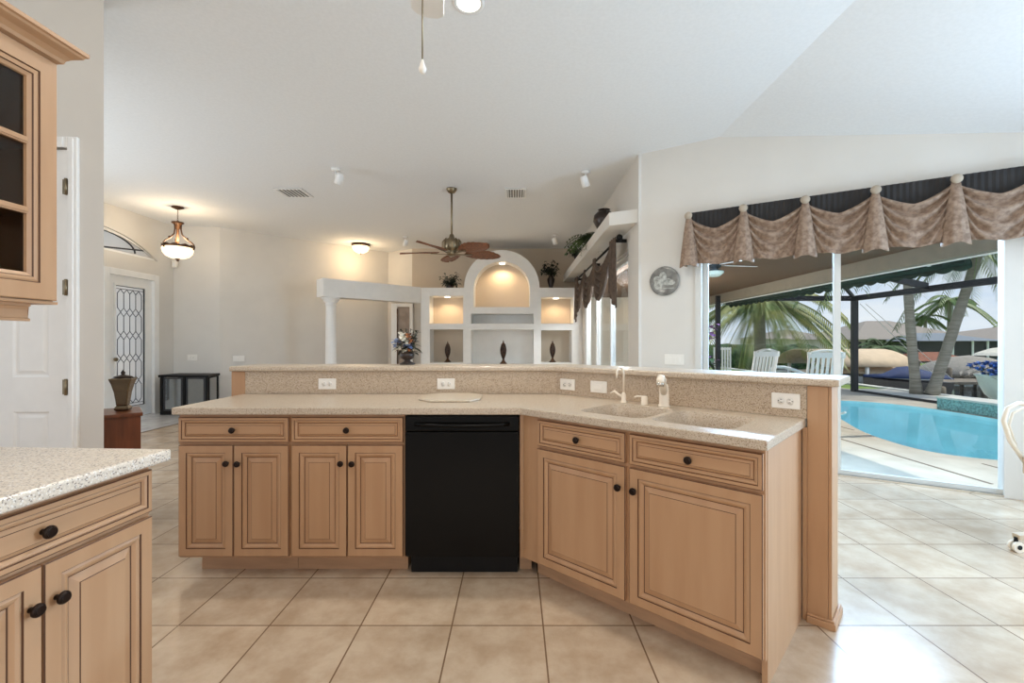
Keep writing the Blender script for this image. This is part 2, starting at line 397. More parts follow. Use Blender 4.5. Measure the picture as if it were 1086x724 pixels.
# right wall: solid strip, head above the slider, end strip
SLX0, SLX1, SLH = wall_at_px(744).x, 3.96, 2.30
def wall_quad(mb, X0, X1, zlo, zt0, zt1, th=.14, mi=0):
    a, c = wallp(X0), wallp(X1); ao, co = wallp(X0, -th), wallp(X1, -th)
    vs = [(*a, zlo), (*c, zlo), (*c, zt1), (*a, zt0), (*ao, zlo), (*co, zlo), (*co, zt1), (*ao, zt0)]
    mb._add(vs, [(0, 1, 2, 3), (7, 6, 5, 4), (0, 4, 5, 1), (1, 5, 6, 2), (2, 6, 7, 3), (3, 7, 4, 0)], mi)
b = MB()
wall_quad(b, CORX, SLX0, 0, CZ, CZ)
wall_quad(b, SLX0, CREASE, SLH, CZ, CZ); wall_quad(b, CREASE, SLX1, SLH, CZ, ceil_z(SLX1))
wall_quad(b, SLX1, 5.2, 0, ceil_z(SLX1), ceil_z(5.2))
struct(b.build('wall_right', W_WALL), 'cream wall with the pool slider')
b = MB(); b.box(4.9, 5.05, -3, wallp(5.0).y, 0, 2.9)
struct(b.build('wall_kitchen', W_WALL))

# living-room window wall (runs away from the camera at X = 1.424)
LW0, LW1, LWH = 5.72, 9.35, 2.42
b = MB()
b.box(CORX, CORX + .14, COR.y - .02, LW0, 0, CZ); b.box(CORX, CORX + .14, LW0, LW1, LWH, CZ); b.box(CORX, CORX + .14, LW1, 12, 0, CZ)
struct(b.build('wall_living', W_WALL), 'cream wall above the living-room slider')
# plant shelf over that slider
b = MB(); b.prism([(CORX, COR.y + .02), (CORX - .3, COR.y + .17), (CORX - .3, BACKY), (CORX, BACKY)], 2.645, 2.80)
struct(b.build('trim_plant_shelf', W_WALL), 'deep white plant ledge above the living-room slider')
# back, hall and foyer walls
b = MB(); b.prism([(-2.385, BACKY), (CORX, BACKY), (CORX, BACKY + .12), (-2.385, BACKY + .12)], 0, CZ)
struct(b.build('wall_back', W_TAUPE), 'taupe wall behind the niche wall')
b = MB(); b.prism([(-3.07, 11.02), (-2.385, BACKY), (-2.385, BACKY + .12), (-3.0, 11.14)], 2.36, CZ)
b.prism([(-3.07, 11.02), (-3.0, 11.14), (-2.9, 11.1), (-2.95, 10.95)], 0, 2.36)
struct(b.build('wall_hall', W_WALL), 'cream wall over the hall opening')
b = MB(); b.prism([(-5.57, 8.6), (-3.03, 11.07), (-3.12, 11.16), (-5.66, 8.7)], 0, CZ)
struct(b.build('wall_diagonal', W_WALL), 'diagonal cream wall between foyer and hall')
b = MB(); b.prism([(-6.36, 8.49), (-5.57, 8.6), (-5.57, 8.72), (-6.36, 8.61)], 0, CZ)
struct(b.build('wall_foyer', W_WALL), 'narrow cream wall of the foyer corner')
# front door wall with door hole and arched hole, in the plane X = -6.36
DY0, DY1, DZ = 7.10, 8.04, 2.36
AC, AW, AZ0, AZ1 = 6.92, 1.20, 2.69, 3.06            # arch centre, half width, springing height, crown
def yz_panel(mb, x, loops, th, mi=0):
    ls = [[Vector((p[0], p[1], 0)) for p in l] for l in loops]; tris = geometry.tessellate_polygon(ls)
    flat = [p for l in ls for p in l]; n = len(flat)
    vs = [(x, p.x, p.y) for p in flat] + [(x - th, p.x, p.y) for p in flat]
    mb._add(vs, [tuple(t) for t in tris] + [tuple(i + n for i in t[::-1]) for t in tris], mi)
    k = 0
    for l in ls:
        m_ = len(l); mb._add(vs, [(k + i, k + (i + 1) % m_, n + k + (i + 1) % m_, n + k + i) for i in range(m_)], mi); k += m_
def arch_pts(c, hw, z0, z1, n=20):
    h = z1 - z0; rad = (hw * hw + h * h) / (2 * h); a = math.asin(hw / rad)
    return [(c + rad * math.sin(-a + 2 * a * i / n), z1 - rad + rad * math.cos(-a + 2 * a * i / n)) for i in range(n + 1)]
arch = arch_pts(AC, AW, AZ0, AZ1)
b = MB()
yz_panel(b, -6.36, [[(5.2, 0), (DY0, 0), (DY0, DZ), (DY1, DZ), (DY1, 0), (8.55, 0), (8.55, CZ), (5.2, CZ)], arch], .16)
struct(b.build('wall_foyer_front', W_WALL), 'cream foyer wall holding the front door')

# pantry wall and door
PWY = 2.8; PX = -2.527; DHX = -2.742
b = MB()
b.prism([(DHX + .004, PWY), (PX, PWY), (PX - .19, PWY + .17), (DHX + .004, PWY + .17)], 0, CZ)
b.prism([(-4.4, PWY), (DHX - .82, PWY), (DHX - .82, PWY + .17), (-4.4, PWY + .17)], 0, CZ)
b.box(DHX - .82, DHX + .004, PWY, PWY + .17, 2.452, CZ)
struct(b.build('wall_pantry', W_WALL), 'white wall with the pantry door')
b = MB()
for x0, x1, z0, z1 in ((DHX + .004, DHX + .066, 0, 2.515), (DHX - .885, DHX - .82, 0, 2.515), (DHX - .82, DHX + .004, 2.452, 2.515)):
    b.box(x0, x1, PWY - .018, PWY + .01, z0, z1)
    b.box(x0 + .012, x1 - .02, PWY - .024, PWY, z0, z1 - .01 if z0 == 0 else z1)
struct(b.build('trim_pantry_door', W_TRIM, bevel=.004), 'white casing of the pantry door')
door = thing('door_1', 'tall white six panel pantry door with brass hinges', 'door', (DHX - .408, PWY + .03, 0)); struct(door)
b = MB(); dx0, dx1 = DHX - .813, DHX; FY = PWY + .005
cols = [(DHX - .685, DHX - .463), (DHX - .35, DHX - .128)]; rws = [(.25, .833), (1.045, 1.95), (2.07, 2.32)]
b.box(dx0, dx1, FY + .012, FY + .04, .008, 2.445)
xsx = [dx0, cols[0][0], cols[0][1], cols[1][0], cols[1][1], dx1]; zs = [.008, .25, .833, 1.045, 1.95, 2.07, 2.32, 2.445]
for x0, x1 in ((xsx[0], xsx[1]), (xsx[2], xsx[3]), (xsx[4], xsx[5])): b.box(x0, x1, FY, FY + .0125, .008, 2.445)
for z0, z1 in ((zs[0], zs[1]), (zs[2], zs[3]), (zs[4], zs[5]), (zs[6], zs[7])):
    for x0, x1 in ((xsx[1], xsx[2]), (xsx[3], xsx[4])): b.box(x0, x1, FY, FY + .0125, z0, z1)
for x0, x1 in cols:
    for z0, z1 in rws:
        rg = lambda i, y: [(x0 + i, y, z0 + i), (x1 - i, y, z0 + i), (x1 - i, y, z1 - i), (x0 + i, y, z1 - i)]
        b.rings([rg(0, FY), rg(.012, FY + .010), rg(.022, FY + .010), rg(.04, FY + .003)], [0, 0, 0, 0])
b.build('slab', W_TRIM, door)
for z in (.375, .987, 1.595, 2.21):
    b = MB(); b.tube([(DHX + .003, PWY - .022, z - .05), (DHX + .003, PWY - .022, z + .05)], .008, 8); b.box(DHX - .02, DHX + .02, PWY - .02, PWY - .016 + .02, z - .045, z + .045)
    b.build('hinge', M_BRASS, door)

# ------------------------------------------------------------------ cabinets
DOOR_P = [(0, 0), (0, .0165), (.003, .0195), (.041, .0195), (.0435, .0155), (.050, .0185), (.058, .0165), (.066, .0095), (.069, .0075), (.092, .0145), (.094, .0165)]
DOOR_M = [0, 1, 0, 1, 0, 0, 0, 1, 0, 1, 0]
DRAW_P = [(0, 0), (0, .0165), (.003, .0195), (.015, .0195), (.0172, .016), (.021, .0182), (.026, .0165), (.031, .010), (.033, .0085), (.043, .0145), (.0445, .016)]
def panel(mb, x0, x1, z0, z1, y, prof, mids):
    rings = []
    for i, d in prof: rings.append([(x0 + i, y - d, z0 + i), (x1 - i, y - d, z0 + i), (x1 - i, y - d, z1 - i), (x0 + i, y - d, z1 - i)])
    mb.rings(rings, mids); mb._add(rings[0], [(3, 2, 1, 0)])
def knob(x, z, y, parent):
    b = MB(); b.lathe([(.0, 0), (.007, 0), (.006, .010), (.012, .014), (.0165, .019), (.016, .024), (.011, .028), (0, .0295)], (x, y, z), 16, axis='-y')
    b.lathe([(.0115, .0275), (.0118, .0295), (.010, .0295)], (x, y, z), 16, axis='-y')
    return b.build('knob', M_BRONZE, parent, world=False)
def add_door(t, x0, x1, z0, z1, kx, kz):
    b = MB(); panel(b, x0, x1, z0, z1, 0, DOOR_P, DOOR_M); d = b.build('door', [M_WOOD, M_GLAZE], t, world=False)
    if kx is not None: knob(kx, kz, -.0195, d)
    return d
def add_drawer(t, x0, x1, z0, z1):
    b = MB(); panel(b, x0, x1, z0, z1, 0, DRAW_P, DOOR_M); d = b.build('drawer', [M_WOODH, M_GLAZE], t, world=False)
    knob((x0 + x1) / 2, (z0 + z1) / 2, -.016, d); return d
ZD0, ZD1, ZW0, ZW1 = .112, .709, .724, .858
def two_door_base(name, label, w, loc, rz, group=None, depth=.56, gap=.006, toe0=0):
    t = thing(name, label, 'cabinet', loc, rz, group)
    b = MB(); b.box(0, w, 0, depth, .10, .874); b.box(.0, w, -.001, .002, ZD1 + .004, ZW0 - .004, 0); b.build('carcass', [M_WOOD, M_GLAZE], t, world=False)
    b = MB(); b.box(toe0, w - .0005, .075, depth, 0, .10); b.build('toe_kick', M_TOE, t, world=False)
    add_drawer(t, gap, w - gap, ZW0, ZW1)
    m = w / 2
    add_door(t, gap, m - .002, ZD0, ZD1, m - .030, ZD1 - .095); add_door(t, m + .002, w - gap, ZD0, ZD1, m + .030, ZD1 - .097)
    return t
G_PEN = 'peninsula base cabinets'
two_door_base('base_cabinet', 'maple base cabinet at the far left end of the peninsula, one drawer over two doors', .604, (-1.8105, 2.46, 0), 0, G_PEN, toe0=.07)
two_door_base('base_cabinet', 'maple base cabinet directly left of the black dishwasher, one drawer over two doors', .611, (-1.2045, 2.46, 0), 0, G_PEN)

# sink base in the angled leg
ub = bend(.045)
t = thing('sink_cabinet', 'angled maple sink cabinet with two wide doors under two drawer fronts', 'cabinet', (*ang(0, .045), 0), -UA)
u0 = (ub - ang(0, .045)).dot(UV)
b = MB(); b.box(u0, 1.163, 0, .02, .10, .874)
b.box(u0, 1.163, .02, .10, .10, .125); b.build('face_frame', M_WOOD, t, world=False)
b = MB(); b.box(1.145, 1.165, .0205, .575, 0, .874); b.build('end_panel', M_WOOD, t, world=False)
b = MB(); b.box(u0 + .035, 1.144, .078, .092, 0, .10); b.build('toe_kick', M_TOE, t, world=False)
b = MB(); b.extr([(u0, .0, .10), (u0, .02, .10), (u0, .02, .874), (u0, 0, .874)], (-.001, 0, 0)); 
b.v = []; b.f = []; b.m = []; b.sm = []
add_drawer(t, .093, .6035, ZW0, ZW1); add_drawer(t, .6235, 1.158, ZW0, ZW1)
add_door(t, .093, .6035, ZD0, ZD1, .6035 - .028, ZD1 - .095); add_door(t, .6235, 1.158, ZD0, ZD1, .6235 + .028, ZD1 - .095)
t = thing('filler_panel', 'plain maple corner filler strip between dishwasher and sink cabinet', 'panel', (.04, 2.46, 0))
b = MB(); b.box(.0275, ub.x - .001, 2.4605, 2.48, .10, .874); b.build('strip', M_WOOD, t)
b = MB(); b.box(.0275, ub.x + .045, 2.536, 2.55, 0, .10); b.build('toe_kick', M_TOE, t)

# dishwasher
t = thing('dishwasher', 'black built-in dishwasher under the peninsula counter', 'dishwasher', (-.28, 2.46, 0))
x0, x1 = -.5885, .0255
b = MB(); b.box(x0 + .005, x1 - .005, 2.462, 3.0, .105, .872); b.build('tub', M_BLACKM, t)
b = MB(); b.box(x0 + .003, x1 - .003, 2.432, 2.461, .115, .782); b.build('door', M_BLACK, t, bevel=.006)
b = MB(); b.box(x0 + .003, x1 - .003, 2.432, 2.461, .785, .868); b.build('control_panel', M_BLACK, t, bevel=.006)
b = MB(); pts = [(x0 + .055 + (x1 - x0 - .11) * i / 12, 2.432 - .022 * math.sin(math.pi * min(1, max(0, i / 12 * 1.0))) ** .5 - .001, .824 - .004 * math.sin(math.pi * i / 12)) for i in range(13)]
b.tube(pts, .011, 10); b.build('handle', M_BLACK, t)
b = MB(); b.box(x0 + .02, x1 - .01, 2.50, 2.52, 0, .104); b.build('toe_panel', M_BLACKM, t)

# half wall with backsplash
t = thing('bar_half_wall', 'raised bar half wall with speckled backsplash and maple ends', 'half wall', (-.4, 3.1, 0))
p1, p2 = bend(.655), bend(.79)
b = MB(); b.prism([(-1.804, 3.07), tuple(p1), tuple(ang(1.185, .655)), tuple(ang(1.185, .79)), tuple(p2), (-1.804, 3.205)], 0, 1.065)
b.build('core', W_WALL, t)
b = MB(); a0, a1 = bend(.632), bend(.654)
b.prism([(-1.8035, 3.047), tuple(a0), tuple(ang(1.184, .632)), tuple(ang(1.184, .654)), tuple(a1), (-1.8035, 3.069)], .9145, 1.064); b.build('backsplash', M_GRANB, t)
b = MB(); b.prism([tuple(ang(1.186, .628)), tuple(ang(1.265, .628)), tuple(ang(1.265, .795)), tuple(ang(1.186, .795))], 0, 1.064)
b.prism([tuple(ang(1.2655, .632)), tuple(ang(1.279, .632)), tuple(ang(1.279, .79)), tuple(ang(1.2655, .79))], .0, 1.064); b.prism([tuple(ang(1.166, .628)), tuple(ang(1.1855, .628)), tuple(ang(1.1855, .6545)), tuple(ang(1.166, .6545))], 0, .8755)
b.build('end_panel', M_WOOD, t, bevel=.002)
b = MB(); b.box(-1.894, -1.805, 3.043, 3.21, 0, 1.064); b.build('end_panel', M_WOOD, t, bevel=.002)
b = MB(); b.prism([tuple(ang(1.186, .612)), tuple(ang(1.296, .612)), tuple(ang(1.296, .81)), tuple(ang(1.2795, .81)), tuple(ang(1.2795, .6275)), tuple(ang(1.186, .6275))], 0, .03)
b.prism([tuple(ang(1.186, .618)), tuple(ang(1.290, .618)), tuple(ang(1.290, .81)), tuple(ang(1.2795, .81)), tuple(ang(1.2795, .6275)), tuple(ang(1.186, .6275))], .03, .04)
b.build('base_moulding', M_WOODH, t, bevel=.003)

# peninsula countertop with integral sink bowls
t = thing('countertop', 'speckled beige peninsula countertop with integral double sink', 'countertop', (-.4, 2.7, .876))
outer = [(-1.8225, 2.415), tuple(B0), tuple(ang(1.18, 0)), tuple(ang(1.18, .631)), tuple(bend(.631)), (-1.8225, 3.046)]
def loc_uv(l): return [tuple(ang(u, d)) for u, d, *_ in l]
bowls = [(.275, .63, .115, .50), (.665, 1.02, .115, .50)]
holes = [loc_uv(rrect(a, c, d0, d1, .07, 0)) for a, c, d0, d1 in bowls]
b = MB(); fl, tr = fill_poly([outer] + holes, .914); n = len(fl)
b._add(fl, tr); b._add([(x, y, .876) for x, y, z in fl], [tuple(reversed(q)) for q in tr])
k = 0
for l in [outer] + holes:
    m_ = len(l); b._add([(x, y, .914) for x, y in l] + [(x, y, .876) for x, y in l], [(i, (i + 1) % m_, m_ + (i + 1) % m_, m_ + i) for i in range(m_)])
b.build('slab', M_GRAN, t, bevel=.007)
for a, c, d0, d1 in bowls:
    b = MB(); rg = []
    for ins, z in ((-.004, .9135), (.004, .902), (.012, .85), (.03, .76), (.07, .735), (.13, .730)):
        rg.append([(*ang(u, d), z) for u, d, _ in rrect(a + ins, c - ins, d0 + ins, d1 - ins, max(.03, .07 - ins * .2), 0)])
    b.rings(rg, [0] * 6); 
    for i in range(len(b.sm)): b.sm[i] = True
    bo = b.build('sink_bowl', M_GRAN, t)
    pc = ang((a + c) / 2, (d0 + d1) / 2); bb = MB(); bb.lathe([(0, .731), (.03, .731), (.045, .733), (.042, .736), (0, .734)], (pc.x, pc.y, 0), 18); bb.build('drain', M_CHROME, bo)
# bar top
o = MB(); o.prism([(-1.90, 3.02), tuple(bend(.605)), tuple(ang(1.31, .605)), tuple(ang(1.31, .945)), tuple(bend(.945)), (-1.90, 3.36)], 1.066, 1.10)
tag(o.build('bar_top', M_GRAN, bevel=.010, seg=3), 'long speckled beige raised bar top running above the backsplash', 'bar top')

# cutting board inset on the counter
b = MB(); x0, x1, y0, y1, c = -.575, -.205, 2.62, 3.02, .09
b.prism([(x0 + c, y0), (x1 - c * .6, y0), (x1, y0 + c), (x1, y1 - c), (x1 - c, y1), (x0 + c, y1), (x0, y1 - c), (x0, y0 + c)], .9145, .926)
tag(b.build('cutting_board', mat('pale_speckled_board', (198, 183, 162), .35, var=.05, scale=120), bevel=.004), 'flat eight sided pale cutting board lying on the counter', 'cutting board')

# outlets and switch plates on the backsplash
def wall_plate(name, label, p, nrm, kind, w=.118, h=.072, group='wall plates'):
    rz = math.atan2(nrm[0], -nrm[1])
    t = thing(name, label, 'outlet' if 'outlet' in name else 'switch', p, rz, group)
    b = MB(); b.box(-w / 2, w / 2, -.006, 0, -h / 2, h / 2); b.build('cover_plate', M_PLATE, t, bevel=.003, world=False)
    if kind == 'outlet':
        for s in (-1, 1):
            b = MB(); cx = s * .0195; b.lathe([(0, .006), (.0165, .006), (.0165, .0085), (0, .0085)], (cx, 0, 0), 16, axis='-y', sx=.85)
            for dz in (-.0065, .0065): b.box(cx - .002 * s - .004, cx - .002 * s + .004, -.0092, -.008, dz - .0013, dz + .0013, 1)
            b.lathe([(0, .0085), (.0026, .0085), (.0026, .0092), (0, .0092)], (cx + s * .0085, 0, 0), 8, 1, axis='-y')
            b.build('receptacle', [M_PLATE, M_SLOT], t, world=False)
    else:
        for s in range(kind):
            b = MB(); cx = (s - (kind - 1) / 2) * .046
            if w > h and kind == 1: b.box(cx - .033, cx + .033, -.010, -.006, -.0165, .0165)
            else: b.box(cx - .0165, cx + .0165, -.010, -.006, -.033, .033)
            b.build('rocker', M_PLATE, t, bevel=.002, world=False)
    return t
ny = (0, -1); na = (-NV.x, -NV.y)
GB = 'plates on the backsplash'
wall_plate('outlet', 'white outlet on the backsplash above the leftmost peninsula cabinet', (-1.254, 3.0468, .982), ny, 'outlet', group=GB)
wall_plate('outlet', 'white outlet on the backsplash behind the cutting board', (-.46, 3.0468, .982), ny, 'outlet', group=GB)
p = ang(-.156, .6318); wall_plate('outlet', 'white outlet on the backsplash just right of the inside corner', (*p, .984), na, 'outlet', group=GB)
p = ang(.082, .6318); wall_plate('switch_plate', 'white blank rocker switch on the backsplash left of the filtered water tap', (*p, .984), na, 1, group=GB)
p = ang(1.100, .6318); wall_plate('outlet', 'white outlet on the backsplash at the right end by the pool slider', (*p, .988), na, 'outlet', group=GB)

# taps
def tap_base(name, label, u, d, cat='faucet'):
    return thing(name, label, cat, (*ang(u, d), .9142), -UA)
t = tap_base('filtered_water_tap', 'slim cream filtered water tap with tall gooseneck at the left sink', .297, .555)
b = MB(); b.lathe([(.020, 0), (.020, .006), (.014, .010), (.0135, .045), (.009, .056), (.006, .06)], n=16); b.build('body', M_CREAMMETAL, t, world=False)
b = MB(); b.tube([(0, 0, .055), (0, 0, .17)] + [(-.004, -.035 + .035 * math.cos(R(a)), .17 + .035 * math.sin(R(a))) for a in range(15, 181, 15)] + [(-.004, -.07, .145)], .0058, 8); b.build('gooseneck', M_CREAMMETAL, t, world=False)
b = MB(); b.tube([(0, 0, .03), (-.03, -.01, .045), (-.05, -.015, .062), (-.075, -.02, .05)], [.007, .0075, .008, .005], 8); b.build('lever', M_CREAMMETAL, t, world=False)
t = tap_base('soap_dispenser', 'low cream soap dispenser between the two taps', .43, .545, 'soap dispenser')
b = MB(); b.lathe([(.021, 0), (.021, .005), (.018, .009), (.018, .045), (.016, .05), (0, .051)], n=16); b.build('body', M_CREAMMETAL, t, world=False)
b = MB(); b.tube([(0, 0, .045), (-.03, -.02, .047), (-.045, -.03, .043)], .005, 8); b.build('nozzle', M_CREAMMETAL, t, world=False)
t = tap_base('kitchen_faucet', 'cream single lever pull-out kitchen faucet behind the double sink', .545, .545)
b = MB(); b.lathe([(.032, 0), (.032, .008), (.026, .013), (.025, .09), (.023, .115), (.015, .125), (0, .128)], n=20); b.build('body', M_CREAMMETAL, t, world=False)
b = MB(); b.tube([(0, 0, .06), (.014, -.04, .115), (.027, -.085, .155), (.034, -.11, .163), (.037, -.125, .15), (.038, -.128, .135)], [.017, .018, .019, .020, .02, .019], 12); b.build('spout', M_CREAMMETAL, t, world=False)
b = MB(); b.lathe([(.0195, 0), (.0205, .012), (.018, .02)], (.038, -.128, .122), 14); b.build('spray_head', M_CHROME, t, world=False)
b = MB(); b.tube([(0, 0, .12), (0, .01, .145), (-.006, .0, .165)], [.012, .010, .007], 8); b.build('lever', M_CREAMMETAL, t, world=False)

# left foreground base cabinet run
A = R(87); cd = Vector((math.cos(A), math.sin(A)))      # width direction (away from the camera)
end = Vector((-1.176, 1.462)); G_L = 'left base cabinets'
two_door_base('base_cabinet', 'near left maple base cabinet under pale counter, one drawer over two doors', .655, (*(end - cd * .655), 0), A, G_L)
nrm = Vector((math.sin(A), -math.cos(A)))
def lp(a, o): return tuple(end + cd * a + nrm * o)
b = MB(); b.prism([lp(-.95, .05), lp(.035, .05), lp(.035, -.62), lp(-.95, -.62)], .876, .914)
tag(b.build('countertop', granite('pale_speckled_countertop', (216, 204, 188), (160, 146, 134), (236, 230, 222), 260), bevel=.009, seg=3), 'near left countertop, pale speckled slab with grey edge', 'countertop')
# upper glass cabinet
A2 = R(88); cd2 = Vector((math.cos(A2), math.sin(A2))); n2 = Vector((math.sin(A2), -math.cos(A2))); W2 = .44
e2 = Vector((-1.446, 1.425)); t = thing('wall_cabinet', 'maple glass front wall cabinet with crown moulding at upper left', 'cabinet', (*(e2 - cd2 * W2), 0), A2)
zb, zt = 1.388, 2.131
b = MB(); b.box(0, W2, .30, .315, zb, zt); b.box(0, .018, 0, .30, zb, zt); b.box(W2 - .018, W2, 0, .30, zb, zt); b.box(.018, W2 - .018, 0, .30, zb, zb + .018); b.box(.018, W2 - .018, 0, .30, zt - .018, zt)
for z in (1.655, 1.86): b.box(.018, W2 - .018, .03, .30, z, z + .018)
b.box(.0185, W2 - .0185, .29, .2995, zb + .018, zt - .018, 1); b.build('carcass', [M_WOOD, M_CABIN], t, world=False)
b = MB(); x0, x1, z0, z1 = .003, W2 - .003, zb + .003, zt - .003
pr = [(0, 0), (0, .0165), (.003, .0195), (.050, .0195), (.0525, .0155), (.058, .018), (.066, .0165), (.0685, .013), (.078, .008), (.080, 0)]
rg = [[(x0 + i, -d, z0 + i), (x1 - i, -d, z0 + i), (x1 - i, -d, z1 - i), (x0 + i, -d, z1 - i)] for i, d in pr] ; rg.append(rg[0])
b.rings(rg, [0, 0, 0, 1, 0, 0, 1, 0, 0, 0], cap=False)
for z in (1.652, 1.858): b.box(x0 + .079, x1 - .079, -.012, -.001, z - .010, z + .010); b.box(x0 + .079, x1 - .079, -.015, -.0115, z - .005, z + .005)
d = b.build('door', [M_WOOD, M_GLAZE], t, world=False)
b = MB(); b.box(x0 + .079, x1 - .079, -.0009, .003, z0 + .079, z1 - .079); b.build('glass_pane', M_DKGLASS, d, world=False)
# crown: profile swept along front and right return
prof = [(0, 0), (.006, 0), (.006, .010), (.022, .014), (.026, .024), (.040, .034), (.062, .042), (.066, .048), (.074, .050), (.074, .062), (0, .062)]
rows = []
for o_, z in prof: rows.append([(-.5, -o_, zt + z - .006), (W2 + o_ * .62, -o_, zt + z - .006), (W2 + o_ * .62, .315, zt + z - .006)])
b = MB(); b.grid(rows, 0, False); b._add([rows[0][0], rows[-1][0], rows[-1][1], rows[-1][2], rows[0][2]], [(0, 1, 2, 3, 4)])
b.build('crown_moulding', M_WOODH, t, world=False)
b = MB(); b.box(0, W2 + .004, -.012, .30, zb - .008, zb); b.build('bottom_edge', M_WOODH, t, world=False)
b = MB(); pr = [(0, 0), (.008, 0), (.008, .008), (.002, .010), (-.002, .03), (.004, .044), (.010, .046), (.010, .054), (0, .054)]
b.extr([(-.3, .03 - o_, zb - .062 + z) for o_, z in pr], (W2 + .255, 0, 0)); b.build('light_rail', M_WOODH, t, world=False)

# ------------------------------------------------------------------ niche wall, beam and column
NB = 9.6; S_ = NB / F
def nx(px): return (px - CX) * S_
def nzv(py): return H + (CY - py) * S_
t = thing('niche_wall', 'white built-in wall with arched centre and lit display niches', 'built-in wall', (nx(532), NB, 0))
def arc_loop(cx, cz, r, a0, a1, n=24): return [(cx + r * math.cos(R(a0 + (a1 - a0) * i / n)), cz + r * math.sin(R(a0 + (a1 - a0) * i / n))) for i in range(n + 1)]
acx = nx(532.2); r_o = 40 * S_; zc = nzv(305)
outl = [(nx(446.5), 0), (nx(617.5), 0), (nx(617.5), nzv(305))] + arc_loop(acx, zc, r_o, 0, 180) + [(nx(446.5), nzv(305))]
def rc(a, c, y0, y1): return [(nx(a), nzv(y1)), (nx(c), nzv(y1)), (nx(c), nzv(y0)), (nx(a), nzv(y0))]
r_i = 29.7 * S_; zi = nzv(306.5)
arch_in = [(acx - r_i, nzv(325.5)), (acx + r_i, nzv(325.5))] + arc_loop(acx, zi, r_i, 0, 180)
HOLES = {'ul': rc(455.5, 491.2, 313.5, 343), 'll': rc(456, 491.2, 349, 384.5), 'slot': rc(499.5, 566, 332.5, 343), 'mid': rc(499.5, 566, 349.5, 386.5), 'ur': rc(573.8, 608, 315, 343), 'lr': rc(573.8, 606.5, 350, 384.5)}
loops = [outl, arch_in] + list(HOLES.values())
def xz_panel(mb, y, loops, th, mi=0):
    ls = [[Vector((p[0], p[1], 0)) for p in l] for l in loops]; tris = geometry.tessellate_polygon(ls); flat = [p for l in ls for p in l]; n = len(flat)
    vs = [(p.x, y, p.y) for p in flat] + [(p.x, y + th, p.y) for p in flat]
    mb._add(vs, [tuple(q) for q in tris] + [tuple(i + n for i in q[::-1]) for q in tris], mi); k = 0
    for l in ls:
        m_ = len(l); mb._add(vs, [(k + i, k + (i + 1) % m_, n + k + (i + 1) % m_, n + k + i) for i in range(m_)], mi); k += m_
b = MB(); xz_panel(b, NB, loops, .12); b.build('front', M_NICHE, t)
def niche(loop, depth, name, m_):
    b = MB(); y0, y1 = NB + .12, NB + depth; n = len(loop)
    vs = [(p[0], y0, p[1]) for p in loop] + [(p[0], y1, p[1]) for p in loop]
    b._add(vs, [(i, (i + 1) % n, n + (i + 1) % n, n + i) for i in range(n)]); b._add(vs, [list(range(n, 2 * n))], 1)
    return b.build(name, [M_NICHE, m_], t)
niche(arch_in, .42, 'arched_niche', W_TAUPE)
for k_, l in HOLES.items(): niche(l, .46, 'niche', M_NICHE if k_ in ('slot', 'mid') else W_TAUPE)
b = MB(); b.box(nx(446.5), acx - r_i - .02, NB + .121, BACKY - .005, nzv(305) - .03, nzv(305) - .001); b.box(acx + r_i + .02, nx(617.5), NB + .121, BACKY - .005, nzv(305) - .03, nzv(305) - .001); b.build('top_ledge', M_NICHE, t)
# puck lamps in the lit niches
LIT = [((acx, nzv(277.6)), 26), ((nx(473), nzv(313.5)), 13), ((nx(590.5), nzv(315)), 13)]
NAMES = ['round puck lamp at the crown of the arched niche', 'round puck lamp in the upper left lit niche', 'round puck lamp in the upper right lit niche']
for ((x, z), en), lb in zip(LIT, NAMES):
    b = MB(); b.lathe([(0, 0), (.055, 0), (.06, -.012), (.04, -.014), (0, -.014)], (x, NB + .2, z - .004), 16)
    tag(b.build('puck_lamp', M_LAMP), lb, 'lamp', 'niche lamps')
    add_light('niche_lamp', 'SPOT', (x, NB + .2, z - .03), en, (1, .72, .42), (0, 0, 0), .03, spot=R(150))
# diagonal soffit beam, column
bl, br_ = Vector((-3.446, 8.2)), Vector((nx(446), NB + .02)); bd = (br_ - bl).normalized(); bn = Vector((-bd.y, bd.x))
b = MB(); b.prism([tuple(bl), tuple(br_), tuple(br_ + bn * .32), tuple(bl + bn * .32)], 2.08, 2.41)
struct(b.build('trim_soffit_beam', M_NICHE), 'white diagonal soffit beam from column to niche wall')
b = MB(); c = bl + bd * .2 + bn * .16
b.lathe([(.15, 0), (.15, .08), (.125, .10), (.135, .14), (.11, .17), (.105, .3), (.088, 1.9), (.09, 1.93), (.105, 1.94), (.105, 1.96), (.09, 1.97), (.13, 2.0), (.14, 2.02), (.14, 2.04), (.17, 2.045), (.17, 2.08)], (c.x, c.y, 0), 24)
tag(b.build('column', M_NICHE), 'round white column holding the free end of the soffit beam', 'column')
p = bl + bd * .02 + bn * .16 ; p = Vector((-3.6, 8.55))
b = MB(); pp = bl + bd * .75 + bn * .16
# recessed lamp in the hall ceiling below the beam
b.lathe([(0, 0), (.06, 0), (.075, .004), (.075, -.008), (.055, -.008), (0, -.004)], (pp.x - .85, pp.y - .3, 2.079), 18) if False else b.lathe([(0, -.002), (.055, -.002), (.075, -.006), (.075, 0), (0, 0)], (bl.x + bd.x * .12 + bn.x * .16, bl.y + bd.y * .12 + bn.y * .16, 2.08), 18)
b = MB(); hp = at(343.5, 319, 10.3); 
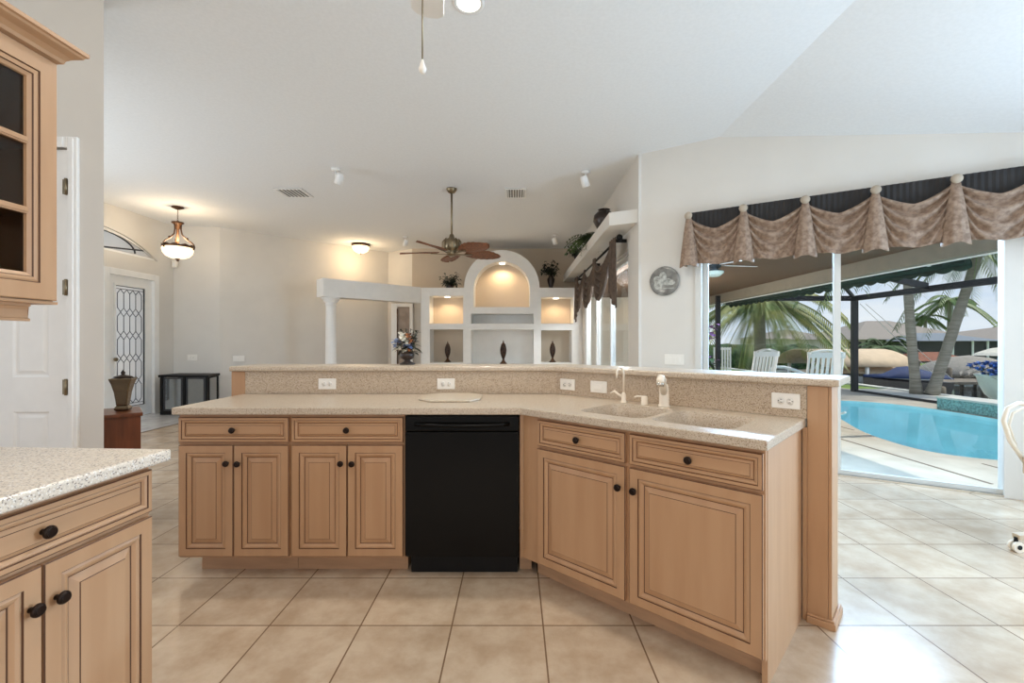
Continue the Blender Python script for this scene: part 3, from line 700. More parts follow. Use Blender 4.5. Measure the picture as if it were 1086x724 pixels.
# hall beyond: ceiling strip, far door
b.box(-3.0, -1.95, 10.7, 11.9, 2.36, 2.42); struct(b.build('ceiling_hall', W_CEIL))
b = MB(); b.box(-3.3, -1.5, 11.9, 12.0, 0, 2.5); struct(b.build('wall_hall_end', W_TAUPE))
def hall_door():
    t = struct(thing('door_3', 'greyish panel door at the end of the hall', 'door', (-2.75, 10.4, 0)))
    x0, x1 = (421 - CX) / F * 10.3, (433.5 - CX) / F * 10.3
    b = MB(); b.box(x0, x1, 10.35, 10.39, .01, 2.05)
    for z0, z1 in ((.2, .9), (1.05, 1.75), (1.82, 1.98)):
        rg = lambda i, y: [(x0 + .05 + i, y, z0 + i), (x1 - .05 - i, y, z0 + i), (x1 - .05 - i, y, z1 - i), (x0 + .05 + i, y, z1 - i)]
        b.rings([rg(0, 10.35), rg(.02, 10.345), rg(.03, 10.349)], [0, 0, 0])
    b.build('slab', mat('taupe_grey_door', (158, 144, 132), .5), t)
    for z in (.5, 1.25, 1.95):
        b = MB(); b.tube([(x0, 10.335, z - .06), (x0, 10.335, z + .06)], .014, 8); b.build('hinge', M_RUST, t)
    b = MB(); b.tube([(x0 + .0, 10.325, .4), (x0, 10.325, 2.0)], .010, 8); b.build('curtain_rod' if False else 'edge_bolt', M_RUST, t)
hall_door()
b = MB()
for a, c in ((414.5, 420.5), (434, 437.5)): b.box((a - CX) / F * 10.3, (c - CX) / F * 10.3, 10.33, 10.4, 0, 2.12)
b.box((414.5 - CX) / F * 10.3, (437.5 - CX) / F * 10.3, 10.34, 10.4, 2.055, 2.13); struct(b.build('trim_hall_door', W_TRIM))
b = MB(); b.box((437.6 - CX) / F * 10.4, nx(446), 10.41, 10.5, 0, 2.2); struct(b.build('wall_hall_side', W_WALL))

# statues
def statue(x, z, h, label):
    t = thing('statuette', label, 'statue', (x, NB + .24, z + .002), 0, 'bronze statuettes in the lower niches'); k = h / .5
    b = MB(); b.lathe([(.075 * k, 0), (.078 * k, .012 * k), (.05 * k, .04 * k), (.026 * k, .075 * k), (.022 * k, .10 * k)], n=14); b.build('foot', M_RUST, t, world=False)
    b = MB(); b.lathe([(.02 * k, .098 * k), (.04 * k, .15 * k), (.062 * k, .22 * k), (.068 * k, .29 * k), (.060 * k, .35 * k), (.045 * k, .39 * k), (.048 * k, .40 * k)], n=14, sy=.7); b.build('body', mat_statue, t, world=False)
    b = MB(); b.lathe([(.048 * k, .4005 * k), (.032 * k, .425 * k), (.014 * k, .44 * k), (.016 * k, .46 * k), (.006 * k, .48 * k), (0, .5 * k)], n=12, sy=.8); b.build('finial', M_RUST, t, world=False)
mat_statue = mat('carved_bronze', (70, 48, 34), .4, .4, var=.35, scale=30, bump=.4)
statue(nx(473), nzv(384.5), .46, 'slim bronze statuette in the lower left niche')
statue(nx(533.5), nzv(386.5), .52, 'slim bronze statuette in the wide centre niche')
statue(nx(587), nzv(384.5), .47, 'slim bronze statuette in the lower right niche')

# ------------------------------------------------------------------ front door, transom
t = struct(thing('door_2', 'white front door with tall leaded glass panel', 'door', (-6.4, 7.57, 0)))
GY0, GY1, GZ0, GZ1 = 7.285, 7.857, .185, 2.17
b = MB(); yz_panel(b, -6.385, [[(DY0 + .03, .01), (DY1 - .03, .01), (DY1 - .03, DZ - .03), (DY0 + .03, DZ - .03)], [(GY0, GZ0), (GY1, GZ0), (GY1, GZ1), (GY0, GZ1)]], .045); b.build('slab', W_TRIM, t)
b = MB(); yz_panel(b, -6.378, [[(GY0 - .035, GZ0 - .035), (GY1 + .035, GZ0 - .035), (GY1 + .035, GZ1 + .035), (GY0 - .035, GZ1 + .035)], [(GY0, GZ0), (GY1, GZ0), (GY1, GZ1), (GY0, GZ1)]], .02); b.build('glazing_bead', W_TRIM, t)
b = MB(); b.box(-6.412, -6.404, GY0, GY1, GZ0, GZ1); b.build('glass_pane', M_FROST, t)
b = MB(); r = .0055; X = -6.40
def cam_(a, c): b.tube([(X, *a), (X, *c)], r, 5)
ys = [GY0 + .05 + i * (GY1 - GY0 - .1) / 4 for i in range(5)]; dyy = ys[1] - ys[0]
for y in (GY0 + .005, GY1 - .005): cam_((y, GZ0), (y, GZ1))
for z in (GZ0 + .005, GZ1 - .005, GZ1 - .05, GZ0 + .05): cam_((GY0, z), (GY1, z))
zk = [GZ0 + .05 + i * (GZ1 - GZ0 - .1) / 5 for i in range(6)]
for i in range(5):
    zA, zB = zk[i], zk[i + 1]
    for j in range(4):
        c_ = (ys[j] + ys[j + 1]) / 2; hz = .07
        for zz, sg in ((zA, 1), (zB, -1)):
            cam_((ys[j], zz + sg * hz), (c_, zz + sg * .003)); cam_((c_, zz + sg * .003), (ys[j + 1], zz + sg * hz))
    for y in ys: cam_((y, zA + .07), (y, zB - .07))
b.build('leading', M_LEAD, t)
b = MB(); b.tube([(-6.33, 7.21, .98), (-6.30, 7.21, .98)], .03, 12); b.build('door_knob', M_BRASS, t)
b = MB()
for y0, y1, z0, z1 in ((DY0 - .07, DY0 + .03, 0, DZ + .07), (DY1 - .03, DY1 + .075, 0, DZ + .07), (DY0 + .03, DY1 - .03, DZ - .03, DZ + .07)): b.box(-6.42, -6.335, y0, y1, z0, z1)
struct(b.build('trim_front_door', W_TRIM, bevel=.005), 'white casing of the front door')
t = struct(thing('window_1', 'arched leaded transom window above the front door', 'window', (-6.4, AC, AZ0)))
b = MB(); a_in = arch_pts(AC, AW - .05, AZ0 + .04, AZ1 - .045); yz_panel(b, -6.40, [arch_pts(AC, AW - .003, AZ0 + .003, AZ1 - .003), a_in], .05); b.build('frame', W_TRIM, t)
b = MB(); b._add([(-6.43, y, z) for y, z in a_in], [list(range(len(a_in)))]); b.build('glass_pane', M_FROST, t, solid=.006)
b = MB(); X = -6.42
b.tube([(X, AC + .78 * math.cos(R(a)), AZ0 + .06 + .27 * math.sin(R(a))) for a in range(0, 181, 10)], .014, 6)
b.tube([(X, AC + .15, AZ0 + .05), (X, AC + 1.0, AZ0 + .15)], .014, 6); b.tube([(X, AC - .15, AZ0 + .05), (X, AC - 1.0, AZ0 + .15)], .014, 6); b.tube([(X, AC, AZ0 + .05), (X, AC, AZ1 - .05)], .014, 6)
b.build('leading', M_LEAD, t)

t = thing('motion_sensor', 'small white motion sensor high in the foyer corner', 'sensor', (-6.27, 8.40, 2.70))
b = MB(); b.box(-6.34, -6.25, 8.40, 8.46, 2.63, 2.77); b.build('case', M_PLATE, t, bevel=.015)
b = MB(); b.ball((-6.29, 8.395, 2.69), .03, .012, .04); b.build('lens', M_TRIMLENS if False else W_TRIM, t)
def p_on_foyer(px): 
    tt = (px - CX) / F; k = (8.6 - 8.49) / .79; Y = (8.49 + k * 6.36) / (1 - k * tt); return (Y * tt, Y - .012)
x, y = p_on_foyer(204.5); wall_plate('outlet', 'white wall plate on the foyer wall above the glass console', (x, y, H - 17 * y / F), (.14, -1), 'outlet', .17, .115, 'foyer wall plates')
tt = (253 - CX) / F; Y = (8.6 + 5.57 * .9724) / (1 - .9724 * tt); wall_plate('switch_plate', 'white three rocker switch plate on the diagonal wall', (Y * tt + .01, Y - .012, H - 18 * Y / F), (.7, -.7), 3, .2, .115, 'foyer wall plates')

# pendant lamp
c = at(188.5, 219.4, 7.3); px_, py_ = c.x, 7.3
t = thing('pendant_lamp', 'bronze scroll pendant lamp with glowing alabaster bowl in the foyer', 'lamp', (px_, py_, CZ))
b = MB(); b.lathe([(.085, 0), (.085, -.015), (.04, -.035), (.012, -.045)], n=20); b.build('canopy', M_RUST, t, world=False)
b = MB()
for i in range(6): b.tube([(.008 * math.cos(R(a)) * (1 if i % 2 else 0), .008 * math.cos(R(a)) * (0 if i % 2 else 1), -.06 - i * .028 + .017 * math.sin(R(a))) for a in range(0, 360, 45)], .003, 5, closed=True)
b.build('chain', M_RUST, t, world=False)
b = MB(); b.lathe([(.012, -.22), (.03, -.235), (.085, -.245), (.085, -.26), (.06, -.275), (.035, -.34), (.018, -.36), (.014, -.62)], n=18); b.build('stem', M_RUST, t, world=False)
for k in range(3):
    a = R(15 + 120 * k); d_ = Vector((math.cos(a), math.sin(a), 0))
    pts = [d_ * r_ + Vector((0, 0, z)) for r_, z in ((.05, -.27), (.045, -.36), (.06, -.44), (.13, -.52), (.19, -.56), (.225, -.60), (.235, -.64), (.225, -.675), (.20, -.67), (.20, -.65))]
    b = MB(); b.tube(pts, .011, 6); b.ball(pts[3] + Vector((0, 0, .012)), .022); b.build('arm', M_RUST, t, world=False)
b = MB(); n = 40
b.rings([[(rr * math.cos(2 * math.pi * i / n) * (1), rr * math.sin(2 * math.pi * i / n), z + (dz * (math.sin(2 * math.pi * i / n * 10)))) for i in range(n)] for rr, z, dz in ((.205, -.655, 0), (.212, -.655, 0), (.216, -.615, .012), (.206, -.615, .012), (.205, -.655, 0))], [0] * 4, cap=False); b.build('gallery_rim', M_RUST, t, world=False)
b = MB(); b.lathe([(.206, -.648), (.213, -.68), (.20, -.74), (.16, -.79), (.10, -.82), (.0, -.832)], n=28); b.build('bowl_shade', M_SHADE, t, world=False)
b = MB(); b.lathe([(.035, -.828), (.035, -.835), (.015, -.845), (.022, -.858), (.012, -.872), (0, -.878)], n=14); b.build('finial', M_RUST, t, world=False)
add_light('pendant_bulb', 'POINT', (px_, py_, CZ - .56), 22, (1, .78, .52), size=.08)

# flush ceiling lamp
fx, fy = -3.41, 10.08
t = thing('flush_ceiling_lamp', 'flush mounted ceiling lamp with frosted dome near the diagonal wall', 'lamp', (fx, fy, CZ))
b = MB(); b.lathe([(.0, 0), (.19, 0), (.20, -.03), (.185, -.05), (0, -.05)], n=24); b.build('pan', M_RUST, t, world=False)
b = MB(); b.lathe([(.18, -.051), (.185, -.09), (.15, -.15), (.08, -.19), (0, -.2)], n=24); b.build('dome', M_SHADE, t, world=False)
b = MB(); b.lathe([(.02, -.199), (.012, -.22), (0, -.245)], n=10); b.build('finial', M_RUST, t, world=False)
add_light('flush_bulb', 'POINT', (fx, fy - .1, CZ - .36), 16, (1, .72, .42), size=.1)

# ceiling fan in the living room
fx, fy = -.891, 6.425
t = thing('ceiling_fan', 'brass ceiling fan with brown woven palm leaf blades in the living room', 'fan', (fx, fy, CZ))
b = MB(); b.lathe([(.0, 0), (.075, 0), (.075, -.015), (.05, -.055), (.02, -.07), (0, -.07)], n=20); b.build('canopy', M_BRASS, t, world=False)
b = MB(); b.tube([(0, 0, -.06), (0, 0, -.66)], .014, 10); b.build('downrod', M_BRASS, t, world=False)
b = MB(); b.lathe([(.016, -.64), (.03, -.65), (.045, -.70), (.10, -.72), (.118, -.75), (.12, -.84), (.10, -.875), (.06, -.89), (.07, -.90), (.07, -.93), (.04, -.95), (0, -.955)], n=24)
for k in range(8):
    a = R(45 * k); b.tube([(.095 * math.cos(a), .095 * math.sin(a), -.71), (.13 * math.cos(a), .13 * math.sin(a), -.75), (.132 * math.cos(a), .132 * math.sin(a), -.85), (.10 * math.cos(a), .10 * math.sin(a), -.885)], .008, 5)
b.build('motor_housing', M_BRASS, t, world=False)
for k in range(5):
    a = R(28 + 72 * k); M = Matrix.Rotation(a, 4, 'Z') @ Matrix.Translation((0, 0, -.915)) @ Matrix.Rotation(R(-2), 4, 'Y') @ Matrix.Rotation(R(-14), 4, 'X')
    b = MB(M); rows = []
    L0, L1 = .20, .76
    for i in range(15):
        q = i / 14; x = L0 + (L1 - L0) * q; wv = .145 * math.sin(math.pi * min(1, (q * .86 + .09))) ** .75 * (1 + .05 * math.cos(i * math.pi)) 
        if i == 14: wv = .02
        rows.append([(x, -wv, .014 - .03 * q * q), (x, -wv * .5, .004), (x, 0, .010 - .02 * q * q), (x, wv * .5, .004), (x, wv, .014 - .03 * q * q)])
    b.grid(rows); bl_ = b.build('blade', M_LEAFBLADE, t, world=False, solid=.008)
    b = MB(M); b.bar((.07, 0, -.012), (.30, 0, -.006), .03, .008); b.build('blade_iron', M_BRASS, bl_, world=False)

# kitchen fan overhead, blade tip and pull chain in view
kx, ky = -.292, 1.42
t = thing('kitchen_ceiling_fan', 'white kitchen ceiling fan, one blade tip and pull chain hanging at top edge', 'fan', (kx, ky, CZ))
b = MB(); b.lathe([(0, 0), (.07, 0), (.05, -.05), (.013, -.06), (.013, -.52), (.05, -.54), (.12, -.58), (.13, -.68), (.08, -.73), (.06, -.78), (0, -.80)], n=20); b.build('motor_housing', W_TRIM, t, world=False)
for k in range(5):
    a = R(99 + 72 * k); M = Matrix.Rotation(a, 4, 'Z') @ Matrix.Translation((0, 0, -.695)) @ Matrix.Rotation(R(8), 4, 'X'); b = MB(M)
    b.extr([(.14, -.045, 0), (.5, -.072, 0), (.61, -.072, 0), (.635, -.045, 0), (.645, 0, 0), (.635, .045, 0), (.61, .072, 0), (.5, .072, 0), (.14, .045, 0)], (0, 0, .008)); b.build('blade', W_TRIM, t, world=False)
b = MB(); b.tube([(0, .02, -.79), (0, .02, -1.265)], .0028, 5); 
b.build('pull_chain', M_BRASS, t, world=False)
b = MB(); b.lathe([(.002, -1.262), (.006, -1.275), (.013, -1.295), (.009, -1.305), (0, -1.31)], (0, .02, 0), 10); b.build('pull_knob', M_PLATE, t, world=False)
# recessed can light
t = thing('recessed_light', 'lit recessed can light in the ceiling at top centre', 'lamp', (-.294, 2.9, CZ))
b = MB(); b.lathe([(.075, -.002), (.078, -.008), (.10, -.006), (.102, 0), (.075, 0)], n=28); b.build('trim_ring', W_TRIM, t, world=False)
b = MB(); b.lathe([(0, -.004), (.074, -.004), (.074, -.001), (0, -.001)], n=28); b.build('lens', M_LAMP, t, world=False)
add_light('recessed_lamp', 'AREA', (-.294, 2.9, CZ - .02), 26, (1, .92, .80), (0, 0, 0), .15)

# vents
def vent(x, y, wx, wy, label, rz=0):
    t = thing('ceiling_vent', label, 'vent', (x, y, CZ), rz, 'ceiling vents')
    b = MB(); b.box(-wx / 2, wx / 2, -wy / 2, wy / 2, -.004, 0); b.build('backing', M_GRILLE, t, world=False)
    b = MB()
    for x0, x1, y0, y1 in ((-wx / 2, wx / 2, -wy / 2, -wy / 2 + .025), (-wx / 2, wx / 2, wy / 2 - .025, wy / 2), (-wx / 2, -wx / 2 + .025, -wy / 2 + .025, wy / 2 - .025), (wx / 2 - .025, wx / 2, -wy / 2 + .025, wy / 2 - .025)): b.box(x0, x1, y0, y1, -.012, -.0045)
    b.build('frame', W_TRIM, t, world=False)
    b = MB(); k = 7
    for i in range(k):
        xx = -wx / 2 + .04 + (wx - .08) * i / (k - 1); b.box(xx - .007, xx + .007, -wy / 2 + .026, wy / 2 - .026, -.010, -.005)
    b.build('louvres', W_TRIM, t, world=False)
vent(-3.2, 6.6, .40, .40, 'white ceiling vent left of the track lights', R(0)); vent(.014, 6.62, .30, .42, 'white ceiling vent right of the ceiling fan')

# spot lamps on the ceiling
def spot(px, py, label, dirx=.3):
    c = ground(px, py, CZ); t = thing('ceiling_spot', label, 'spotlight', (c.x, c.y, CZ), 0, 'white ceiling spots'); k = 1.0
    b = MB(); b.lathe([(0, 0), (.055, 0), (.05, -.022), (0, -.025)], n=16); b.build('mount', W_TRIM, t, world=False)
    b = MB(); b.tube([(0, 0, -.02), (0, 0, -.10), (dirx * .12, -.03, -.12)], .009, 6); b.build('stem', W_TRIM, t, world=False)
    M = Matrix.Translation((dirx * .16, -.04, -.14)) @ Matrix.Rotation(R(20) * (1 if dirx > 0 else -1), 4, 'Y') @ Matrix.Rotation(R(25), 4, 'X')
    b = MB(M); b.lathe([(0, .075), (.035, .07), (.045, .05), (.055, -.06), (.048, -.06), (.04, .03), (0, .04)], n=16); b.build('lamp_head', W_TRIM, t, world=False)
spot(356, 179, 'white ceiling spot left of the fan, above the flush lamp', .4); spot(621, 182, 'white ceiling spot nearest the plant ledge', -.1)
spot(589, 249, 'white ceiling spot above the vase of dark flowers', -.1); spot(430, 251, 'white ceiling spot above the soffit beam end', .1)

# ------------------------------------------------------------------ plants, flowers, decorative pieces
def leaf(mb, base, d, L, wv, droop=.5, mi=0, n=4):
    base, d = Vector(base), Vector(d).normalized(); side = d.cross(Vector((0, 0, 1)))
    side = side.normalized() if side.length > .05 else Vector((1, 0, 0)); rows = []
    for i in range(n + 1):
        q = i / n; p = base + d * L * q + Vector((0, 0, -droop * L * q * q)); k = wv * math.sin(math.pi * (.12 + .86 * q)); up = Vector((0, 0, k * .25))
        rows.append([p - side * k + up, p, p + side * k + up])
    mb.grid(rows, mi)
def rdir(up=.4, lo=-.2):
    a = random.uniform(0, 2 * math.pi); return Vector((math.cos(a), math.sin(a), random.uniform(lo, up + .6)))
def blossom(c, r, m, parent, n=14):
    b = MB()
    for i in range(n):
        d = rdir(.6, -.5).normalized(); leaf(b, Vector(c) + d * r * .15, d, r, r * .34, .15)
    b.ball(c, r * .35, mi=0, n=8); return b.build('blossom', m, parent)
# arrangement standing on the bar
fc = Vector((-.775, 3.285, 1.1005)); t = thing('flower_arrangement', 'silk arrangement of white, blue and rust flowers on the bar top', 'flowers', tuple(fc))
b = MB(); b.lathe([(.055, 0), (.058, .006), (.03, .018), (.02, .03), (.045, .045), (.052, .07), (.045, .085), (.03, .088)], tuple(fc), 18); b.build('footed_bowl', M_DKPOT, t)
b = MB()
for i in range(70):
    d = rdir(.7, -.1); leaf(b, fc + Vector((random.uniform(-.03, .03), random.uniform(-.03, .03), random.uniform(.08, .16))), d, random.uniform(.05, .10), .014, .4)
for i in range(9):
    top = fc + Vector((random.uniform(.02, .10), random.uniform(-.03, .03), random.uniform(.18, .27))); b.tube([fc + Vector((0, 0, .09)), top], .002, 4)
    for k in range(6): leaf(b, fc + Vector((0, 0, .09)).lerp(top - fc, .4 + .1 * k), rdir(.5, 0), .032, .009, .3)
for i in range(4):
    top = fc + Vector((random.uniform(-.05, -.01), 0, random.uniform(.24, .28))); b.tube([fc + Vector((0, 0, .09)), top], .002, 4)
    for k in range(4): leaf(b, fc + Vector((0, 0, .09)).lerp(top - fc, .6 + .12 * k), rdir(.5, 0), .028, .009, .3)
b.build('foliage', M_GREEND, t)
for dx, dz, r, m in ((-.035, .205, .042, M_WHITEF), (-.02, .175, .034, M_WHITEF), (-.075, .165, .040, M_BLUEF), (.01, .13, .038, M_BLUEF), (-.05, .115, .034, M_WHITEF), (.005, .205, .036, M_RUSTF), (-.005, .10, .026, M_WHITEF), (.03, .165, .028, M_RUSTF), (-.085, .13, .026, M_BLUEF), (.0, .155, .03, M_WHITEF), (.02, .10, .022, M_RUSTF)):
    blossom(fc + Vector((dx, -.03 + random.uniform(-.01, .01), dz)), r, m, t)
# potted ivy on the niche wall, left
def bushy(name, label, c, pot_prof, R_, n, m, cat='plant', L=.12, wv=.03, up=.6, lo=-.3, droop=.8, potm=M_DKPOT, zoff=.1):
    t = thing(name, label, cat, tuple(c)); b = MB(); b.lathe(pot_prof, tuple(c), 16); b.build('pot', potm, t)
    b = MB(); h = max(z for r, z in pot_prof)
    for i in range(n):
        d = rdir(up, lo); d.normalize(); st = Vector(c) + Vector((0, 0, h)); e_ = st + Vector((d.x * R_, d.y * R_, d.z * R_ + zoff)) * random.uniform(.4, 1)
        b.tube([st, (st + e_) / 2 + Vector((0, 0, .03)), e_], .003, 4)
        for k in range(3): leaf(b, st.lerp(e_, .5 + .25 * k), rdir(.3, -.4), L, wv, droop)
    b.build('foliage', m, t); return t
top_z = nzv(305)
bushy('potted_ivy', 'trailing ivy in a small pot on top of the niche wall, left of the arch', Vector((nx(475), NB + .3, top_z)), [(.06, 0), (.09, .08), (.08, .09), (0, .085)], .26, 45, M_GREEND, L=.08, wv=.022)
vs_ = [(.05, 0), (.06, .01), (.04, .05), (.075, .16), (.085, .22), (.05, .27), (.06, .29), (0, .285)]
bushy('flower_vase', 'dark vase of dark leafy flowers on top of the niche wall, right of the arch', Vector((nx(585.5), NB + .3, top_z)), vs_, .27, 45, M_GREEND, 'plant', .09, .025, .8, -.1, .5, zoff=.12)
sx_ = CORX - .2
def fern(label, c, R_, n, pot=True):
    t = thing('potted_fern', label, 'plant', tuple(c), 0, 'plants on the ledge'); b = MB(); b.lathe([(.07, 0), (.10, .10), (.09, .11), (0, .105)], tuple(c), 16); b.build('pot', M_DKPOT, t)
    b = MB(); st = Vector(c) + Vector((0, 0, .10))
    for i in range(n):
        a = random.uniform(R(75), R(285)); L = R_ * random.uniform(.6, 1); up = random.uniform(.3, 1.0); pts = []
        for k in range(9):
            q = k / 8; pts.append(st + Vector((math.cos(a) * L * q, math.sin(a) * L * q, L * (up * q - 1.0 * q * q))))
        b.tube(pts, .003, 4)
        for k in range(1, 9):
            tn = (pts[k] - pts[k - 1]).normalized(); sd = Vector((-math.sin(a), math.cos(a), 0))
            for sg in (-1, 1): leaf(b, pts[k], tn * .4 + sd * sg + Vector((0, 0, .1)), .09 * R_ / .3 * (1.2 - q * .1 - k / 12), .012, .3, n=2)
    b.build('fronds', M_FERN, t); return t
fern('feathery potted fern midway along the plant ledge', (sx_, 7.35, 2.801), .44, 34)
bushy('potted_ivy', 'small dark ivy at the far end of the plant ledge', Vector((sx_ - .03, 8.6, 2.801)), [(.06, 0), (.09, .08), (.08, .09), (0, .085)], .25, 25, M_GREEND, L=.08, wv=.02)
t = thing('clay_jar', 'round dark brown jar on the near end of the plant ledge', 'jar', (sx_ + .02, 6.35, 2.801))
b = MB(); b.lathe([(.06, 0), (.10, .04), (.15, .14), (.14, .22), (.09, .27), (.07, .28), (.085, .30), (.06, .305), (0, .26)], (sx_ + .02, 6.35, 2.801), 20); b.build('jar_body', M_DKPOT, t)
for s in (-1, 1):
    b = MB(); b.tube([(sx_ + .02, 6.35 + s * (.09 + .06 * math.sin(R(a))), 2.801 + .24 - .05 * math.cos(R(a))) for a in range(0, 181, 30)], .010, 6)
    b.build('handle', M_DKPOT, t)

# wall plate (decorative) on the right wall
pw = wall_at_px(705, .012); c = Vector((*pw, H + (CY - 298) * pw.y / F)); rz = math.atan2(WN.x, -WN.y)
t = thing('decorative_plate', 'round grey painted plate hung on the right wall beside the valance', 'plate', tuple(c), rz)
b = MB(); b.lathe([(0, -.008), (.10, -.006), (.155, .010), (.163, .014), (.158, .019), (.12, .006), (.0, .004)], n=36, axis='-y'); b.build('dish', [mat('plate_glaze', (92, 90, 86), .25, rgb2=(150, 148, 142), scale=9, detail=5)], t, world=False)
b = MB()
for x, z, rx, rzz in ((-.08, .02, .05, .04), (-.02, .03, .045, .075), (.03, -.01, .05, .04), (.07, -.02, .045, .03), (-.07, -.045, .05, .045)): b.ball((x, -.007, z), rx, .004, rzz, 14)
b.box(-.12, .12, -.0095, -.006, -.088, -.078); b.build('painted_motif', mat('pale_plate_motif', (196, 196, 188), .3, rgb2=(130, 130, 124), scale=30), t, world=False)
pw = wall_at_px(715, .003); wall_plate('switch_plate', 'white triple switch plate on the right wall just above the bar', (*pw, H - 19 * pw.y / F), WN, 3, .21, .115, 'right wall plates')

# ------------------------------------------------------------------ foyer furniture
t = thing('wood_chest', 'small reddish brown wooden chest beside the pantry wall', 'chest', (-2.71, 3.32, 0), R(42))
b = MB(); b.box(-.50, -.012, .012, .40, .04, .722); b.build('body', M_MAHOG, t, world=False)
b = MB(); b.box(-.515, 0, 0, .42, .7225, .75); b.build('top', M_MAHOG, t, bevel=.005, world=False)
b = MB(); b.box(-.505, -.007, .007, .405, 0, .04); b.build('plinth', M_MAHOG, t, world=False)
uc = Vector((-2.925, 3.40, .7505)); t = thing('urn', 'flared square pewter urn with lid on the wooden chest', 'urn', tuple(uc), R(24)); k = 1.0
b = MB(); b.lathe([(.046, 0), (.060, .006), (.062, .02), (.046, .04)], n=4, flat=True, rot=R(45)); b.build('foot', M_URN, t, bevel=.006, world=False)
b = MB(); b.lathe([(.047, .038), (.052, .08), (.062, .14), (.080, .20), (.096, .235), (.098, .243)], n=4, flat=True, rot=R(45)); b.build('body', M_URN, t, bevel=.008, world=False)
b = MB(); b.lathe([(.066, .243), (.055, .255), (.03, .262), (.01, .268), (.016, .282), (0, .305)], n=12); b.build('lid', M_BRONZE, t, world=False)
t = thing('glass_console', 'low black console cabinet with mirrored glass doors in the foyer corner', 'cabinet', (-5.7, 8.0, 0))
x0, x1, y0, y1 = -6.10, -5.27, 7.83, 8.28
body = [(x0, y0), (x1, y0), (x1 + .0, y0 + .02), (x1 - .12, y1), (x0, y1)]
b = MB(); b.prism([(x0 - .02, y0 - .02), (x1 + .01, y0 - .02), (x1 - .10, y1 + .02), (x0 - .02, y1 + .02)], .65, .69); b.build('top', M_BLACKM, t, bevel=.004)
b = MB(); b.prism([(x0, y0), (x1, y0), (x1 - .12, y1), (x0, y1)], 0, .07); b.build('plinth', M_BLACKM, t)
for xx, yy in ((x0 + .02, y0 + .02), (x0 + .41, y0 + .02), (x1 - .03, y0 + .02), (x1 - .135, y1 - .02), (x0 + .02, y1 - .02)):
    b = MB(); b.box(xx - .02, xx + .02, yy - .02, yy + .02, .0705, .6495); b.build('post', M_BLACKM, t)
M_MIRROR = mat('mirror_glass', (150, 154, 156), .08, .9, var=.02)
for a, c in ((x0 + .05, x0 + .38), (x0 + .44, x1 - .06)):
    b = MB(); b.box(a + .03, c - .03, y0 + .012, y0 + .016, .10, .62); d = b.build('glass_door', M_MIRROR, t)
    b = MB()
    for q in (a, c - .03): b.box(q, q + .03, y0 + .008, y0 + .02, .075, .645)
    for z in (.075, .62): b.box(a + .031, c - .031, y0 + .008, y0 + .02, z, z + .024)
    b.build('door_frame', M_LEAD, d)
b = MB(); b.prism([(x1 - .022, y0 + .06), (x1 - .014, y0 + .06), (x1 - .112, y1 - .06), (x1 - .12, y1 - .06)], .09, .63); b.build('side_glass', M_MIRROR, t)
b = MB(); b.box(x0 + .04, x1 - .15, y1 - .02, y1 - .012, .08, .64); b.build('back_panel', M_BLACKM, t)

# ------------------------------------------------------------------ window dressing
# kitchen valance
vo = .13
BX = [wall_at_px(px, vo) for px in (730.5, 787, 853, 927.5, 1013.8)]
s0 = (BX[0] - wallp(0, vo)).dot(WD); sl = (BX[4] - wallp(0, vo)).dot(WD); stp = (sl - s0) / 4
BS = [s0 + stp * i for i in range(7)]
def vp(s, off, z): p = wallp(0, off) + WD * s; return (p.x, p.y, z)
ZB, ZH = 2.595, 2.075
t = thing('valance', 'brown damask button swag valance across the pool slider', 'valance', vp(BS[0], 0, ZB))
b = MB(); 
n_ = 150; 
rows = [[], [], [], []]
for i in range(n_ + 1):
    s = BS[0] - .03 + (BS[6] - BS[0] + .06) * i / n_; o_ = vo - .045 + (.006 if i % 2 else 0)
    for r_, (oo, z) in zip(rows, ((o_, ZB - .30), (o_, ZB + .045), (.003, ZB + .045), (.003, ZB - .30))): r_.append(vp(s, oo, z))
rows.append(rows[0]); b.grid(rows, 0, False); b.build('mounting_board', M_BOARD, t)
def swag(s_a, s_b):
    rows = []; nu, nv_ = 44, 34
    for j in range(nv_ + 1):
        v = j / nv_; row = []
        for i in range(nu + 1):
            q = i / nu; sag = 4 * q * (1 - q)
            topz = ZB - .012 - .15 * (1 - abs(2 * q - 1) ** 1.5); z = topz + (ZH + .012 * math.sin(q * 9) - topz) * v
            drop = ZB - z; k = drop / (.22 + .78 * sag)
            fold = .028 * math.sin(2 * math.pi * k / .13) * (1 - .5 * v) + .014 * math.sin(2 * math.pi * (q * 2.5) + v * 2) * v
            belly = .030 * sag * (.4 + v * .6)
            row.append(vp(s_a + (s_b - s_a) * q, vo - .02 + belly + fold, z))
        rows.append(row)
    b = MB(); b.grid(rows); return b.build('swag', M_FABRIC, t, solid=.004)
def jabot(s):
    rows = []; nv_, nu = 18, 22
    for j in range(nv_ + 1):
        v = j / nv_; row = []; wv = .022 + .072 * v ** .8; dep = .012 + .062 * v ** .7
        for i in range(nu + 1):
            a = math.pi * (i / nu) * 1.25 - math.pi * .125; z = ZB - .005 - (ZB - ZH + .012) * v - (.012 * v * math.sin(a * 3))
            row.append(vp(s - wv * math.cos(a) * 1.0, vo + dep * math.sin(a) * 1.0 + .004 * math.sin(i * 1.6) * v, z))
        rows.append(row)
    b = MB(); b.grid(rows); return b.build('jabot', M_FABRIC, t, solid=.003)
for i in range(6): swag(BS[i], BS[i + 1])
for s in BS:
    jabot(s)
    M = Matrix.Translation(vp(s, vo + .028, ZB)) @ Matrix.Rotation(rz, 4, 'Z')
    b = MB(M); b.lathe([(.0, -.028), (.03, -.022), (.040, .0), (.038, .008), (.022, .018), (0, .020)], n=20, axis='-y'); b.build('button', M_BUTTON, t)
